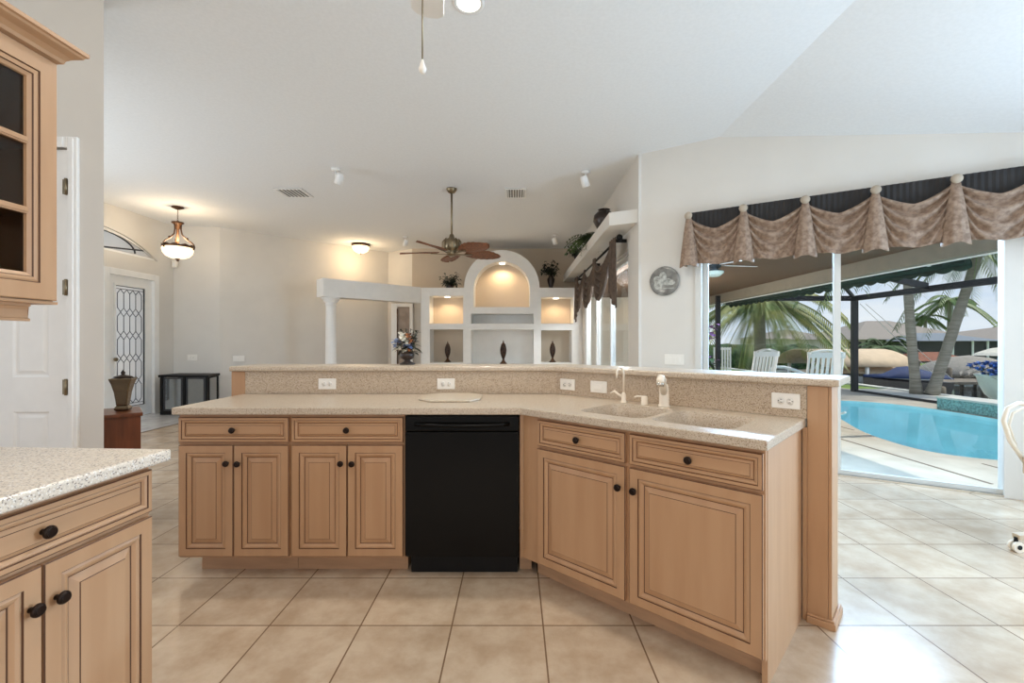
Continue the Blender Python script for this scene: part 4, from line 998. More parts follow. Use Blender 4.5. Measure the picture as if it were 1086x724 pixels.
# end return of the valance
b = MB(); rows = []
for j in range(9):
    z = ZB - (ZB - ZH) * j / 8; rows.append([vp(BS[0] - .03 - .02 * j / 8, vo - .01, z), vp(BS[0] - .035 - .02 * j / 8, .06, z), vp(BS[0] - .03 - .01 * j / 8, .004, z)])
b.grid(rows); b.build('side_return', M_FABRIC, t, solid=.003)

# living-room swags on a rod
RX, RZ = 1.30, 2.555
t = thing('swag_curtain', 'dark brown swag and jabot curtain on a rod over the living-room slider', 'curtain', (RX, 7.5, RZ))
b = MB(); b.tube([(RX, 5.68, RZ), (RX, 9.5, RZ)], .017, 10); b.build('rod', M_BLACKM, t)
for y in (5.66, 9.52):
    b = MB(); b.ball((RX, y, RZ), .042, n=14); b.build('finial', M_BLACKM, t)
for y in (5.80, 7.6, 9.4):
    b = MB(); b.box(RX - .01, CORX - .001, y - .012, y + .012, RZ - .03, RZ + .012); b.build('bracket', M_BLACKM, t)
def lswag(y0, y1, drop):
    rows = []; nu, nv_ = 26, 34
    for j in range(nv_ + 1):
        v = j / nv_; row = []
        for i in range(nu + 1):
            q = i / nu; sag = (4 * q * (1 - q)) ** .85; z = RZ + .015 - .02 * v - (.20 + (drop - .20) * v) * sag
            fold = .030 * math.sin(2 * math.pi * v * 5) * (.2 + sag); row.append((RX - .03 - .05 * sag * (.4 + .6 * v) + fold, y0 + (y1 - y0) * q, z))
        rows.append(row)
    b = MB(); b.grid(rows); b.build('swag', M_FABRICD, t, solid=.004)
lswag(5.95, 7.25, .70); lswag(7.15, 8.35, .72); lswag(8.25, 9.35, .72)
def ljabot(y0, y1, za, zb_):
    rows = []; n = 24
    for j in range(13):
        v = j / 12; row = []
        for i in range(n + 1):
            q = i / n; zl = za + (zb_ - za) * q; z = RZ + .02 - (RZ - zl) * v; row.append((RX - .045 + .03 * math.sin(q * math.pi * 7) * (.5 + .5 * v), y0 + (y1 - y0) * q, z))
        rows.append(row)
    b = MB(); b.grid(rows); b.build('jabot', M_FABRICD, t, solid=.004)
ljabot(5.70, 6.05, 1.66, 1.95); ljabot(9.15, 9.48, 1.98, 1.64); ljabot(7.14, 7.28, 2.12, 2.12)

# ------------------------------------------------------------------ sliding doors
def slab(mb, X0, X1, off0, off1, z0, z1, mi=0):
    a, c, d, e_ = wallp(X0, off0), wallp(X1, off0), wallp(X1, off1), wallp(X0, off1)
    mb.prism([tuple(a), tuple(c), tuple(d), tuple(e_)], z0, z1, mi)
t = struct(thing('window_2', 'wide white framed glass slider to the pool deck', 'sliding door', (*wallp((SLX0 + SLX1) / 2), 0)))
XJ = wall_at_px(737.5).x
b = MB(); slab(b, XJ, SLX0 + .0, .012, -.15, 0, SLH); slab(b, SLX0, SLX1, .0, -.14, SLH - .05, SLH - .001); b.build('jamb', M_ALU, t)
b = MB(); slab(b, SLX0, SLX1, .0, -.14, .001, .02); b.build('sill', M_CHROME, t)
Xm0, Xm1 = wall_at_px(880, -.05).x, wall_at_px(886.5, -.05).x
Xr0, Xr1 = wall_at_px(1068.5, -.03).x, wall_at_px(1078, -.03).x
def pane(X0, X1, off):
    b = MB(); st = .045
    slab(b, X0, X0 + st, off, off - .035, .021, SLH - .051); slab(b, X1 - st, X1, off, off - .035, .021, SLH - .051)
    slab(b, X0 + st, X1 - st, off, off - .035, .021, .06); slab(b, X0 + st, X1 - st, off, off - .035, SLH - .09, SLH - .051)
    d = b.build('sash', M_ALU, t)
    b = MB(); slab(b, X0 + st, X1 - st, off - .015, off - .02, .06, SLH - .09); b.build('glass_pane', M_GLASS, d)
    return d
pane(SLX0 + .001, Xm1, -.085)
d = pane(Xm0 - .0, Xr1, -.03)
b = MB(); lk = wallp((Xr0 + Xr1) / 2, -.028); 
for z, h in ((1.03, .012), (1.10, .03), (1.17, .012)): b.box(lk.x - .008, lk.x + .008, lk.y - .008, lk.y + .004, z - h, z + h)
b.build('latch', M_BLACKM, d)
b = MB(); slab(b, Xr1 + .004, SLX1 - .001, -.01, -.12, .021, SLH - .051); b.build('pocket_frame', M_ALU, t)
b = MB(); slab(b, Xr1, Xr1 + .004, -.02, -.1, .021, SLH - .051); b.build('gasket', M_BLACKM, t)

t = struct(thing('window_3', 'white framed glass slider of the living room', 'sliding door', (CORX + .05, 7.5, 0)))
for i, (y0, y1, xo) in enumerate(((5.76, 6.95, .03), (6.9, 8.15, .07), (8.1, 9.32, .03))):
    b = MB(); st = .06; x0, x1 = CORX + xo, CORX + xo + .035
    b.box(x0, x1, y0, y0 + st, .02, 2.37); b.box(x0, x1, y1 - st, y1, .02, 2.37); b.box(x0, x1, y0 + st, y1 - st, .02, .1); b.box(x0, x1, y0 + st, y1 - st, 2.3, 2.37)
    d = b.build('sash', W_TRIM, t)
    b = MB(); b.box(x0 + .015, x0 + .02, y0 + st, y1 - st, .1, 2.3); b.build('glass_pane', M_GLASS, d)
    if i == 1:
        b = MB(); b.box(x0 - .02, x0 - .001, y0 + .02, y0 + .045, 1.0, 1.22); b.build('pull_handle', M_CHROME, d)
b = MB(); b.box(CORX + .01, CORX + .13, 5.721, 5.759, .02, 2.419); b.box(CORX + .01, CORX + .13, 9.321, 9.349, .02, 2.419); b.box(CORX + .01, CORX + .13, 5.76, 9.32, 2.375, 2.419); b.box(CORX + .001, CORX + .14, 5.721, 9.349, .001, .019); b.build('jamb', W_TRIM, t)

# dinette chair at right edge
t = thing('caster_chair', 'cream metal dinette armchair on casters at the right edge', 'chair', (3.49, 2.72, 0), R(0))
def loop_arm(y):
    return [(-.16, y, .46), (-.27, y, .62), (-.315, y, .75), (-.29, y, .83), (-.22, y, .865), (-.10, y, .85), (.05, y, .80), (.2, y, .78)]
for y in (-.24, .24):
    b = MB(); b.tube(loop_arm(y), .014, 8); b.tube([(p[0] + .035, p[1], p[2] - .03) for p in loop_arm(y)[1:6]], .009, 8); b.build('arm', M_CREAMMETAL, t, world=False)
b = MB(); rg = [rrect(-.24, .26, -.24, .24, .08, z) for z in (.42, .44, .50, .52)]; b.rings(rg, [0] * 4); b.build('seat', mat('tan_upholstery', (196, 172, 142), .8), t, bevel=.012, world=False)
b = MB(); b.rings([[(.24 + dx, y, z) for y, z, _ in rrect(-.24, .24, .56, 1.05, .1, 0)] for dx in (0, .05)], [0, 0]); b.build('backrest', mat('tan_upholstery_back', (196, 172, 142), .8), t, bevel=.012, world=False)
b = MB(); b.tube([(0, 0, .12), (0, 0, .42)], .03, 12); b.tube([(.22, -.1, .44), (.27, -.1, .75)], .012, 8); b.tube([(.22, .1, .44), (.27, .1, .75)], .012, 8); b.build('pedestal', M_CREAMMETAL, t, world=False)
for k in range(4):
    a = R((177, 50, 310, 245)[k]); d_ = Vector((math.cos(a), math.sin(a), 0)); e_ = d_ * .47
    b = MB(); b.bar((0, 0, .115), (*(d_ * .3).xy, .105), .045, .035); b.bar((*(d_ * .3).xy, .105), (*(e_).xy, .09), .045, .03); lg = b.build('leg', mat('bisque_leg', (206, 186, 160), .5) if k == 0 else MATS['bisque_leg'], t, world=False)
    b = MB(); sd = Vector((-d_.y, d_.x, 0)); cpt = e_ + Vector((0, 0, .032))
    b.tube([cpt - sd * .022, cpt - sd * .006], .032, 16, 0); b.tube([cpt + sd * .006, cpt + sd * .022], .032, 16, 0); b.tube([cpt - sd * .024, cpt + sd * .024], .014, 10, 1); b.tube([cpt + Vector((0, 0, .01)), cpt + Vector((0, 0, .055))], .01, 8, 1)
    b.build('caster', [M_CREAMMETAL, M_BLACKM], lg, world=False)

# ------------------------------------------------------------------ lanai
EX = 5.4
lan = [tuple(wallp(1.6, -.15)), tuple(wallp(EX + .1, -.15)), (EX + .1, 13.0), (1.57, 13.0), (1.57, 5.45)]
b = MB(); b.prism([tuple(wallp(1.58, -.16)), tuple(wallp(EX + .1, -.16)), (EX + .1, 13.0), (CORX + .145, 13.0), (CORX + .145, 5.45)], 2.52, 2.66)
struct(b.build('ceiling_lanai', M_SOFFIT), 'brown wood ceiling of the lanai')
b = MB(); b.box(EX, EX + .16, wallp(EX).y + .3, 13.0, 2.30, 2.519); struct(b.build('trim_lanai_beam', M_BEAM), 'taupe beam at the lanai edge')
b = MB(); b.box(EX + .14, EX + .18, wallp(EX).y + .3, 13.0, 2.285, 2.305); struct(b.build('trim_lanai_gutter', W_TRIM))
b = MB(); b.box(CORX + .145, 5.33, 13.0, 13.15, -.05, 2.66); struct(b.build('wall_lanai_end', M_STUCCO), 'stucco wall closing the far end of the lanai')
t = thing('awning', 'rolled dark green awning with scalloped edge under the lanai beam', 'awning', (EX + .28, 9, 2.2))
b = MB(); b.tube([(EX + .29, 5.72, 2.275), (EX + .29, 12.2, 2.275)], .045, 14); b.build('fabric_roll', M_AWN, t)
b = MB(); n = 130
rows = [[], [], []]
for i in range(n + 1):
    y = 5.72 + 6.48 * i / n; sc_ = abs(math.sin(math.pi * i / 5)); rows[0].append((EX + .336, y, 2.275)); rows[1].append((EX + .345, y, 2.23)); rows[2].append((EX + .342, y, 2.20 - .035 * sc_))
b.grid(rows); b.build('scalloped_edge', M_AWN, t, solid=.006)
b = MB(); 
for y in (6.2, 9.0, 11.8): b.bar((EX + .165, y, 2.33), (EX + .29, y, 2.30), .04, .05)
b.build('brackets', W_TRIM, t)
# lanai fan
fx, fy = (757 - CX) / F * 6.0, 6.0
t = thing('lanai_ceiling_fan', 'bronze lanai ceiling fan with glass light bowl and white blades', 'fan', (fx, fy, 2.519))
b = MB(); b.lathe([(0, 0), (.07, 0), (.06, -.04), (.015, -.05), (.015, -.16), (.08, -.18), (.10, -.22), (.09, -.28), (.05, -.30), (.12, -.335), (0, -.335)], n=20); b.build('motor_housing', M_CAGE, t, world=False)
b = MB(); b.lathe([(.125, -.336), (.12, -.36), (.07, -.40), (0, -.41)], n=20); b.build('light_bowl', mat('green_white_glass', (206, 216, 206), .2), t, world=False)
for k in range(5):
    a = R(10 + 72 * k); M = Matrix.Rotation(a, 4, 'Z') @ Matrix.Translation((0, 0, -.255)) @ Matrix.Rotation(R(9), 4, 'X'); b = MB(M)
    b.extr([(.12, -.04, 0), (.5, -.065, 0), (.60, -.06, 0), (.62, 0, 0), (.60, .06, 0), (.5, .065, 0), (.12, .04, 0)], (0, 0, .008)); b.build('blade', W_TRIM, t, world=False)
# rocking chairs
def rocker():
    t = thing('rocking_chair', 'white slatted rocking chair nearer the lanai corner', 'chair', (0, 0, 0), 0, 'white rocking chairs')
    for s in (-1, 1):
        x = s * .27
        b = MB(); b.tube([(x, -.42 + .84 * i / 10, .02 + .09 * ((i - 5) / 5) ** 2) for i in range(11)], .02, 6); b.build('rocker', W_TRIM, t, world=False)
        b = MB(); b.tube([(x, -.24, .04), (x, -.24, .64)], .02, 8); b.build('leg', W_TRIM, t, world=False)
        b = MB(); b.tube([(x, .20, .04), (x, .22, .42), (x, .36, 1.12)], .022, 8); b.build('leg', W_TRIM, t, world=False)
        b = MB(); b.box(x - .04, x + .04, -.28, .29, .64, .665); b.build('arm', W_TRIM, t, bevel=.006, world=False)
    b = MB(); 
    for i in range(7): b.box(-.28, .28, -.26 + i * .075, -.26 + i * .075 + .06, .40 - i * .006, .42 - i * .006)
    b.build('seat', W_TRIM, t, world=False)
    b = MB()
    for i in range(6): b.bar((-.20 + i * .08, .245, .50), (-.20 + i * .08, .352, 1.05), .045, .014, up=(0, 1, 0))
    b.bar((-.27, .243, .49), (.27, .243, .49), .03, .05)
    b.build('back_slats', W_TRIM, t, world=False)
    b = MB(); b.bar((-.30, .355, 1.08), (.30, .355, 1.08), .03, .10); b.tube([(-.24 + .48 * i / 8, .36, 1.12 + .045 * math.sin(math.pi * i / 8)) for i in range(9)], .022, 6); b.build('crest_rail', W_TRIM, t, world=False)
    return t
r1 = rocker(); c1 = at(797, 380, 8.9); r1.location = (c1.x, c1.y, -.05); r1.rotation_euler = (0, 0, R(198))
c2 = at(865, 380, 8.2); r2 = copy_tree(r1, (c2.x, c2.y, -.05), R(172), 'white slatted rocking chair right beside the slider post')
# handrail
t = thing('pool_handrail', 'curved pale metal handrail between the rocking chairs', 'handrail', tuple(at(830, 390, 9.6)))
b = MB(); pts = [at(815.5, 396, 9.6), at(817, 391.5, 9.6), at(823, 389, 9.6), at(832, 389.2, 9.6), at(845, 393, 9.5), at(858, 398, 9.4)]; zz = pts[0].copy(); zz.z = -.05; ze = pts[-1].copy(); ze.z = -.05
b.tube([zz] + pts + [ze], .032, 8); b.build('rail', mat('pale_blue_rail', (200, 214, 222), .3), t)
# orchid
oc = Vector((*at(752, 390, 6.2).xy, -.05)); t = thing('potted_orchid', 'purple flowering plant in a pot just outside the left slider jamb', 'plant', tuple(oc))
b = MB(); b.lathe([(.12, 0), (.17, .42), (.19, .44), (.17, .46), (0, .44)], tuple(oc), 18); b.build('pot', M_DKPOT, t)
b = MB()
for i in range(60): leaf(b, oc + Vector((random.uniform(-.08, .08), random.uniform(-.08, .08), random.uniform(.45, 1.15))), rdir(.4, -.3), random.uniform(.1, .2), .035, .5)
b.tube([oc + Vector((0, 0, .44)), oc + Vector((-.02, 0, 1.0)), oc + Vector((0, 0, 1.55))], .008, 5); b.build('foliage', M_GREEN, t)
b = MB()
for i in range(40): leaf(b, oc + Vector((random.uniform(-.07, .07), random.uniform(-.07, .07), random.choice((1.0, 1.05, 1.1, 1.35, 1.42, 1.5, 1.55)))), rdir(.4, -.3), .08, .035, .3)
b.build('blossoms', M_ORCHID, t)

# ------------------------------------------------------------------ pool and deck
ctrl = [(5.49, 7.64), (5.12, 6.75), (4.95, 6.05), (4.95, 5.5), (5.2, 5.15), (5.7, 4.95), (6.6, 4.8), (7.7, 5.2), (8.1, 6.2), (8.12, 7.2), (8.2, 8.2), (8.05, 9.4), (7.4, 10.1), (6.6, 9.9), (6.0, 9.0)]
def catmull(c, n=6):
    out = []; k = len(c)
    for i in range(k):
        p0, p1, p2, p3 = [Vector(c[(i + j - 1) % k]) for j in range(4)]
        for s in range(n):
            q = s / n; out.append(.5 * ((2 * p1) + (p2 - p0) * q + (2 * p0 - 5 * p1 + 4 * p2 - p3) * q * q + (3 * p1 - p0 - 3 * p2 + p3) * q ** 3))
    return [tuple(p) for p in out]
pool = catmull(ctrl)
DK = -.05
out_deck = [tuple(wallp(1.58, -.14)), tuple(wallp(9.3, -.14)), (9.3, 12.3), (9.3, 13.0), (CORX + .145, 13.0), (CORX + .145, 5.45)]
fl, tr = fill_poly([out_deck, pool], DK)
b = MB(); b._add(fl, tr); m_ = len(out_deck)
b._add([(x, y, DK) for x, y in out_deck] + [(x, y, -.5) for x, y in out_deck], [(i, (i + 1) % m_, m_ + (i + 1) % m_, m_ + i) for i in range(m_)])
struct(b.build('floor_pool_deck', M_DECK), 'pale pool deck')
cxp = sum(p[0] for p in pool) / len(pool); cyp = sum(p[1] for p in pool) / len(pool)
def off(k): return [(cxp + (x - cxp) * k, cyp + (y - cyp) * k) for x, y in pool]
b = MB(); n = len(pool)
b.rings([[(x, y, DK - .001) for x, y in off(1.0)], [(x, y, -.2) for x, y in off(1.0)], [(x, y, -.8) for x, y in off(.96)], [(x, y, -1.1) for x, y in off(.8)]], [0, 0, 0, 0]); 
struct(b.build('pool_basin', [M_PLASTER]), 'aqua pool shell')
b = MB(); b._add([(x, y, -.11) for x, y in off(.999)], [list(range(n))]); tag(b.build('pool_water', M_WATER), 'clear turquoise water filling the pool', 'water', kind='stuff')
b = MB()
for xs_ in (4.40, 5.03): b.box(xs_ - .016, xs_ + .016, 4.2 if xs_ < 5 else 4.2, 5.35 if xs_ > 5 else 12.5, DK + .0005, DK + .003) if xs_ < 5 else (b.box(xs_ - .012, xs_ + .012, 2.9, 4.9, DK + .0005, DK + .003), b.box(xs_ - .012, xs_ + .012, 6.75, 12.5, DK + .0005, DK + .003))
struct(b.build('trim_deck_seams', M_SEAM))
t = thing('pool_ledge', 'raised tiled spill ledge at the far right of the pool', 'ledge', (8.5, 7.4, DK))
rp = [(8.2, 5.9), (8.24, 6.6), (8.24, 7.2), (8.32, 8.0), (8.25, 8.9), (8.75, 8.9), (8.85, 8.0), (8.8, 7.0), (8.75, 5.9)]
b = MB(); b.prism(rp, DK, .16); b.build('wall', M_PTILE, t); b = MB(); b.prism([(x + (.03 if x > 8.5 else -.03), y) for x, y in rp], .1605, .20); b.build('coping', M_COPING, t, bevel=.01)
# cage
CX9 = 8.95
t = thing('pool_cage', 'dark bronze aluminium pool enclosure frame', 'pool enclosure', (CX9, 12.0, DK))
def cpart(nm, a, c, w_=.09, h_=.13):
    b = MB(); b.bar(a, c, w_, h_); return b.build(nm, M_CAGE, t)
for y in (12.0, 3.4): cpart('post', (CX9, y, DK), (CX9, y, 2.34), .12, .12)
cpart('post', (5.35, 12.0, DK), (5.35, 12.0, 2.34), .10, .10)
cpart('beam', (CX9, 3.3, 2.40), (CX9, 12.06, 2.40)); cpart('beam', (5.3, 12.0, 2.40), (CX9 - .07, 12.0, 2.40)); 
cpart('rafter', (EX + .2, 9.0, 2.95), (CX9 - .05, 9.85, 2.46)); cpart('rafter', (EX + .2, 6.0, 3.2), (CX9 - .05, 6.6, 2.46))
cpart('rafter', (7.6, 11.0, 3.0), (CX9 - .05, 12.0, 2.46), .06, .08); cpart('rafter', (6.8, 12.05, 2.62), (7.25, 12.0, 2.46), .06, .06)
cpart('sill_rail', (CX9, 3.5, DK + .03), (CX9, 11.93, DK + .03), .05, .05)

# ------------------------------------------------------------------ yard, canal, far shore
b = MB(); b.prism([(10.75, 13.16), (10.75, 60), (-5, 60), (-5, 13.16)], -.6, -.12); struct(b.build('ground_yard', M_LAWN), 'near lawn')
b = MB(); b.prism([(10.9, -30), (24.5, -30), (24.5, 80), (10.9, 80)], -1.6, -.9); struct(b.build('water_canal', M_CANAL), 'grey canal water')
b = MB(); b.prism([(24.5, -40), (160, -40), (160, 200), (24.5, 200)], -1.6, -.42); struct(b.build('ground_far_shore', M_LAWN), 'far lawn')
b = MB(); b.box(24.2, 24.5, -30, 80, -1.6, -.36); struct(b.build('wall_far_seawall', M_WOODP))
b = MB(); b.box(10.75, 11.05, -20, 60, -1.6, -.08); struct(b.build('wall_near_seawall', M_COPING))
b = MB(); b.prism([(-60, -40), (1.3, -40), (1.3, -3.1), (-8.1, -3.1), (-8.1, 12.1), (-5.1, 12.1), (-5.1, 60), (-60, 60)], -.6, -.14); struct(b.build('ground_drive', M_CONC), 'pale paving')
b = MB(); b.prism([(1.3, -40), (9.3, -40), (9.3, wallp(9.3).y), (1.3, -3.1)], -.6, -.14); struct(b.build('ground_side', M_CONC))

b = MB(); b.prism([(9.3, -20), (10.74, -20), (10.74, 13.15), (9.3, 13.15)], -.6, -.10); struct(b.build('ground_seawall_walk', M_CONC), 'pale walk between cage and seawall')
# palms
def palm_crown(mb, c, L, n, up0=.9, up1=-.2, droop=1.1, nl=16, lw=.03, ll=.35, azim=None, mi=0):
    for i in range(n):
        a = (2 * math.pi * i / n + random.uniform(-.2, .2)) if azim is None else random.uniform(*azim); up = random.uniform(up1, up0); ln = L * random.uniform(.75, 1.05); pts = []
        h = math.sqrt(max(.1, 1 - min(.85, abs(up)) ** 2))
        for k in range(nl + 1):
            q = k / nl; pts.append(Vector(c) + Vector((math.cos(a) * ln * q * h, math.sin(a) * ln * q * h, ln * (up * q - droop * q * q * .75))))
        mb.tube(pts, [max(.004, .022 * L / 2.5 * (1 - .8 * k / nl)) for k in range(nl + 1)], 4, mi)
        sd = Vector((-math.sin(a), math.cos(a), 0))
        for k in range(2, nl + 1):
            q = k / nl; tn = (pts[k] - pts[k - 1]).normalized(); l_ = ll * L / 2.5 * (1.15 - .7 * q) * random.uniform(.85, 1.1)
            for sg in (-1, 1):
                for hh in (0, .5):
                    leaf(mb, pts[k - 1].lerp(pts[k], hh), tn * .8 + sd * sg + Vector((0, 0, .15)), l_, lw * L / 2.5, .55, mi, 2)
def palm(label, base, top, r0, r1, L, n, group='palms', bendx=0, m=None, **kw):
    t = thing('palm_tree', label, 'palm tree', tuple(base), 0, group)
    base, top = Vector(base), Vector(top); pts = []; rr = []
    for i in range(15):
        q = i / 14; p = base.lerp(top, q) + Vector((bendx * math.sin(math.pi * q), 0, 0)); pts.append(p); rr.append((r0 + (r1 - r0) * q) * (1 + .04 * (i % 2)) * (1.35 if i == 0 else 1))
    b = MB(); b.tube(pts, rr, 10); b.build('trunk', M_TRUNK, t)
    b = MB(); palm_crown(b, top, L, n, **kw); b.build('crown', m or M_FROND, t); return t
pb = at(806, 322, 15.9)
palm('big low palm with arching yellow green fronds just past the far cage wall', (pb.x, pb.y, -.12), pb, .2, .16, 3.2, 36, m=M_FRONDY, up0=.85, up1=-.25, droop=1.1, nl=26, lw=.016, ll=.42)
pa = at(972, 421, 11.9); pt = at(964, 258, 11.9); pt.z += .9
palm('upright grey coconut palm trunk just outside the pool cage', (pa.x, pa.y, -.12), (pt.x - .1, pt.y, 4.9), .115, .085, 2.5, 22, bendx=-.06, up0=.6, up1=-.5, nl=26, lw=.016, ll=.5)
pa2 = at(988, 424, 11.7); pt2 = at(1046, 243, 11.7)
palm('leaning grey coconut palm just outside the pool cage', (pa2.x, pa2.y, -.12), pt2, .125, .095, 2.1, 24, bendx=.0, up0=.6, up1=-.55, droop=1.1, nl=26, lw=.016, ll=.5)
def far_palm(label, px, py, pbase, Y, L, n=14):
    c = at(px, py, Y); palm(label, (at(pbase, 380, Y).x, Y, -.42), c, .22, .17, L, n, 'far palms', nl=12, lw=.07, ll=.5, up0=.7, up1=-.35, droop=1.0)
far_palm('tall palm behind the far house, between the two leaning trunks', 1007, 318, 1006, 55, 4.2, 16); far_palm('shorter palm behind the far house, left of the tall palm', 981, 336, 982, 57, 3.3, 14); far_palm('small palm at the far right beyond the pool', 1070, 346, 1072, 58, 2.4, 12)
bp_ = at(936, 371, 33.0); palm('low bushy palm in front of the far house', (bp_.x, bp_.y, -.42), (bp_.x, bp_.y, bp_.z + .1), .25, .2, 2.8, 22, 'far palms', nl=12, lw=.05, ll=.4, up0=1.0, up1=.3, droop=.9, m=M_FERN)
# far houses
def house(label, x0, x1, y0, y1, zw, zr, over=.6, wall=M_STUCCO):
    t = thing('house', label, 'house', ((x0 + x1) / 2, (y0 + y1) / 2, -.42), 0, 'houses across the canal')
    b = MB(); b.box(x0, x1, y0, y1, -.42, zw); b.build('walls', wall, t)
    X0, X1, Y0, Y1 = x0 - over, x1 + over, y0 - over, y1 + over; hw = min(X1 - X0, Y1 - Y0) / 2; 
    if X1 - X0 > Y1 - Y0: r0, r1 = (X0 + hw, (Y0 + Y1) / 2, zr), (X1 - hw, (Y0 + Y1) / 2, zr)
    else: r0, r1 = ((X0 + X1) / 2, Y0 + hw, zr), ((X0 + X1) / 2, Y1 - hw, zr)
    vs = [(X0, Y0, zw), (X1, Y0, zw), (X1, Y1, zw), (X0, Y1, zw), r0, r1]
    fs = [(0, 3, 2, 1), (0, 1, 5, 4), (2, 3, 4, 5), (1, 2, 5), (3, 0, 4)] if X1 - X0 > Y1 - Y0 else [(0, 3, 2, 1), (0, 1, 4), (2, 3, 5), (1, 2, 5, 4), (3, 0, 4, 5)]
    b = MB(); b._add(vs, fs); b.build('roof', M_ROOF, t); return t
hA = at(886, 360, 38); hB = at(985, 360, 38)
t = house('wide house with tan hip roof across the canal', at(893, 360, 40).x + 1.2, at(1010, 360, 40).x + 1.8, 40, 48, 1.45, 3.25)
for i, px in enumerate((906, 928, 950, 972)):
    b = MB(); x = at(px, 360, 40).x; b.box(x - .6, x + .6, 39.96, 39.995, .1, 1.25); b.build('window', M_SCREEN, t)
t = thing('screened_lanai', 'low grey screened lanai on the front of the far house', 'screened porch', tuple(at(1020, 372, 37)), 0)
x0, x1 = at(976, 360, 36).x, at(1060, 360, 36).x
b = MB(); b.box(x0, x1, 36.0, 39.3, -.42, 1.30); b.build('screen_walls', M_SCREEN, t)
b = MB(); b._add([(x0 - .3, 35.7, 1.31), (x1 + .3, 35.7, 1.31), (x1 - 1.5, 39.3, 2.0), (x0 + 2.5, 39.3, 2.0), (x0 - .3, 39.3, 1.31), (x1 + .3, 39.3, 1.31)], [(0, 1, 2, 3), (0, 3, 4), (1, 5, 2), (0, 4, 5, 1), (2, 5, 4, 3)]); b.build('roof', M_SCRROOF, t)
for px in (1010, 1031, 1047): b = MB(); x = at(px, 360, 36).x; b.box(x - .08, x + .08, 35.93, 35.99, -.42, 1.30); b.build('post', W_TRIM, t)
house('pale house at far right across the canal', at(1063, 360, 39).x, at(1063, 360, 39).x + 12, 39, 50, 1.35, 2.7)
house('house with brown roof beyond the left lawn', at(825, 362, 60).x, at(893, 362, 60).x - 1, 60, 70, 1.6, 2.9)
t = thing('hedge', 'dark green hedge along the far edge of the left lawn', 'hedge', (24, 56, -.12))
b = MB()
for i in range(60):
    q = i / 59; c_ = at(745 + 112 * q, 366, 31 + random.uniform(-1, 1)); b.ball((c_.x, c_.y, .2), 1.1, .9, random.uniform(.6, .95), 10, jit=.15)
b.build('foliage', M_HEDGE, t)
# boat lift canopy
Yb = 17.6; t = thing('boat_lift_canopy', 'tan canvas boat lift canopy over the canal', 'canopy', tuple(at(925, 400, Yb)))
a0, a1 = at(872, 380, Yb), at(963, 380, Yb); zc0, zc1 = at(0, 389, Yb).z, at(0, 372.5, Yb).z
b = MB(); rows = []
for i in range(13):
    q = i / 12; y = Yb + 3.2 * q; z = zc0 + (zc1 - zc0 + .06) * math.sin(math.pi * q) ** .6; rows.append([(a0.x, y, z), (a0.x + (a1.x - a0.x) * .5, y, z), (a1.x + .35 - .12 * math.sin(math.pi * q), y, z)])
b.grid(rows); b.build('canvas_top', M_TAN, t, solid=.03)
for x in (a0.x + .6, a1.x - 1.5):
    for y in (Yb + .1, Yb + 3.1): b = MB(); b.tube([(x, y, -1.2), (x, y, zc0 + .02)], .07, 8); b.build('pole', W_TRIM, t)
def boat(label, c, L, wv, hull, cover, rz):
    t = thing('boat', label, 'boat', tuple(c), rz); rows = []
    for z, k in ((-.45, .35), (-.2, .75), (.05, .95), (.25, 1.0)):
        rows.append([(L / 2 * (1 - .12 * (1 - k)) * x, wv / 2 * k * s, z + (.12 * max(0, x) ** 2)) for x, s in ((-1, -.9), (-.5, -1), (.1, -1), (.55, -.75), (.85, -.35), (1.0, 0), (.85, .35), (.55, .75), (.1, 1), (-.5, 1), (-1, .9))])
    b = MB(); b.rings(rows, [0] * 4); b.build('hull', hull, t, world=False)
    rows = [[(x * L / 2, s * wv / 2 * wk, .37 + hz * (1 - abs(s) ** 1.5)) for s in (-1, -.6, 0, .6, 1)] for x, hz, wk in ((-1, .12, .9), (-.55, .26, 1), (-.1, .40, 1), (.15, .36, 1), (.5, .12, .78), (.98, .08, .08))]
    b = MB(); b.grid(rows); b.build('cover', cover, t, solid=.02, world=False); return t
boat('boat under navy blue cover on the lift beside the palm trunks', at(957, 411, 16.4), 2.5, 1.2, M_HULLD, M_NAVY, R(168)); boat('white boat under the tan canopy', at(905, 404, 18.6), 4.6, 1.8, M_HULL, M_TAN, R(175))
# rust roof hut
cR = at(998, 376, 25.6); t = thing('dock_hut', 'low hut with rust brown hip roof on the far shore', 'hut', (cR.x, cR.y, -.4))
b = MB(); w_ = 1.75; b._add([(cR.x - w_, 25.0, .18), (cR.x + w_ * 1.0, 25.0, .18), (cR.x + w_, 27.6, .18), (cR.x - w_, 27.6, .18), (cR.x - w_ * .55, 26.3, .66), (cR.x + w_ * .3, 26.3, .66)], [(0, 3, 2, 1), (0, 1, 5, 4), (1, 2, 5), (2, 3, 4, 5), (3, 0, 4)]); b.build('roof', M_RUSTROOF, t)
for dx in (-1.5, 1.5):
    for y in (25.3, 27.3): b = MB(); b.tube([(cR.x + dx, y, -.42), (cR.x + dx, y, .178)], .06, 8); b.build('post', M_WOODP, t)
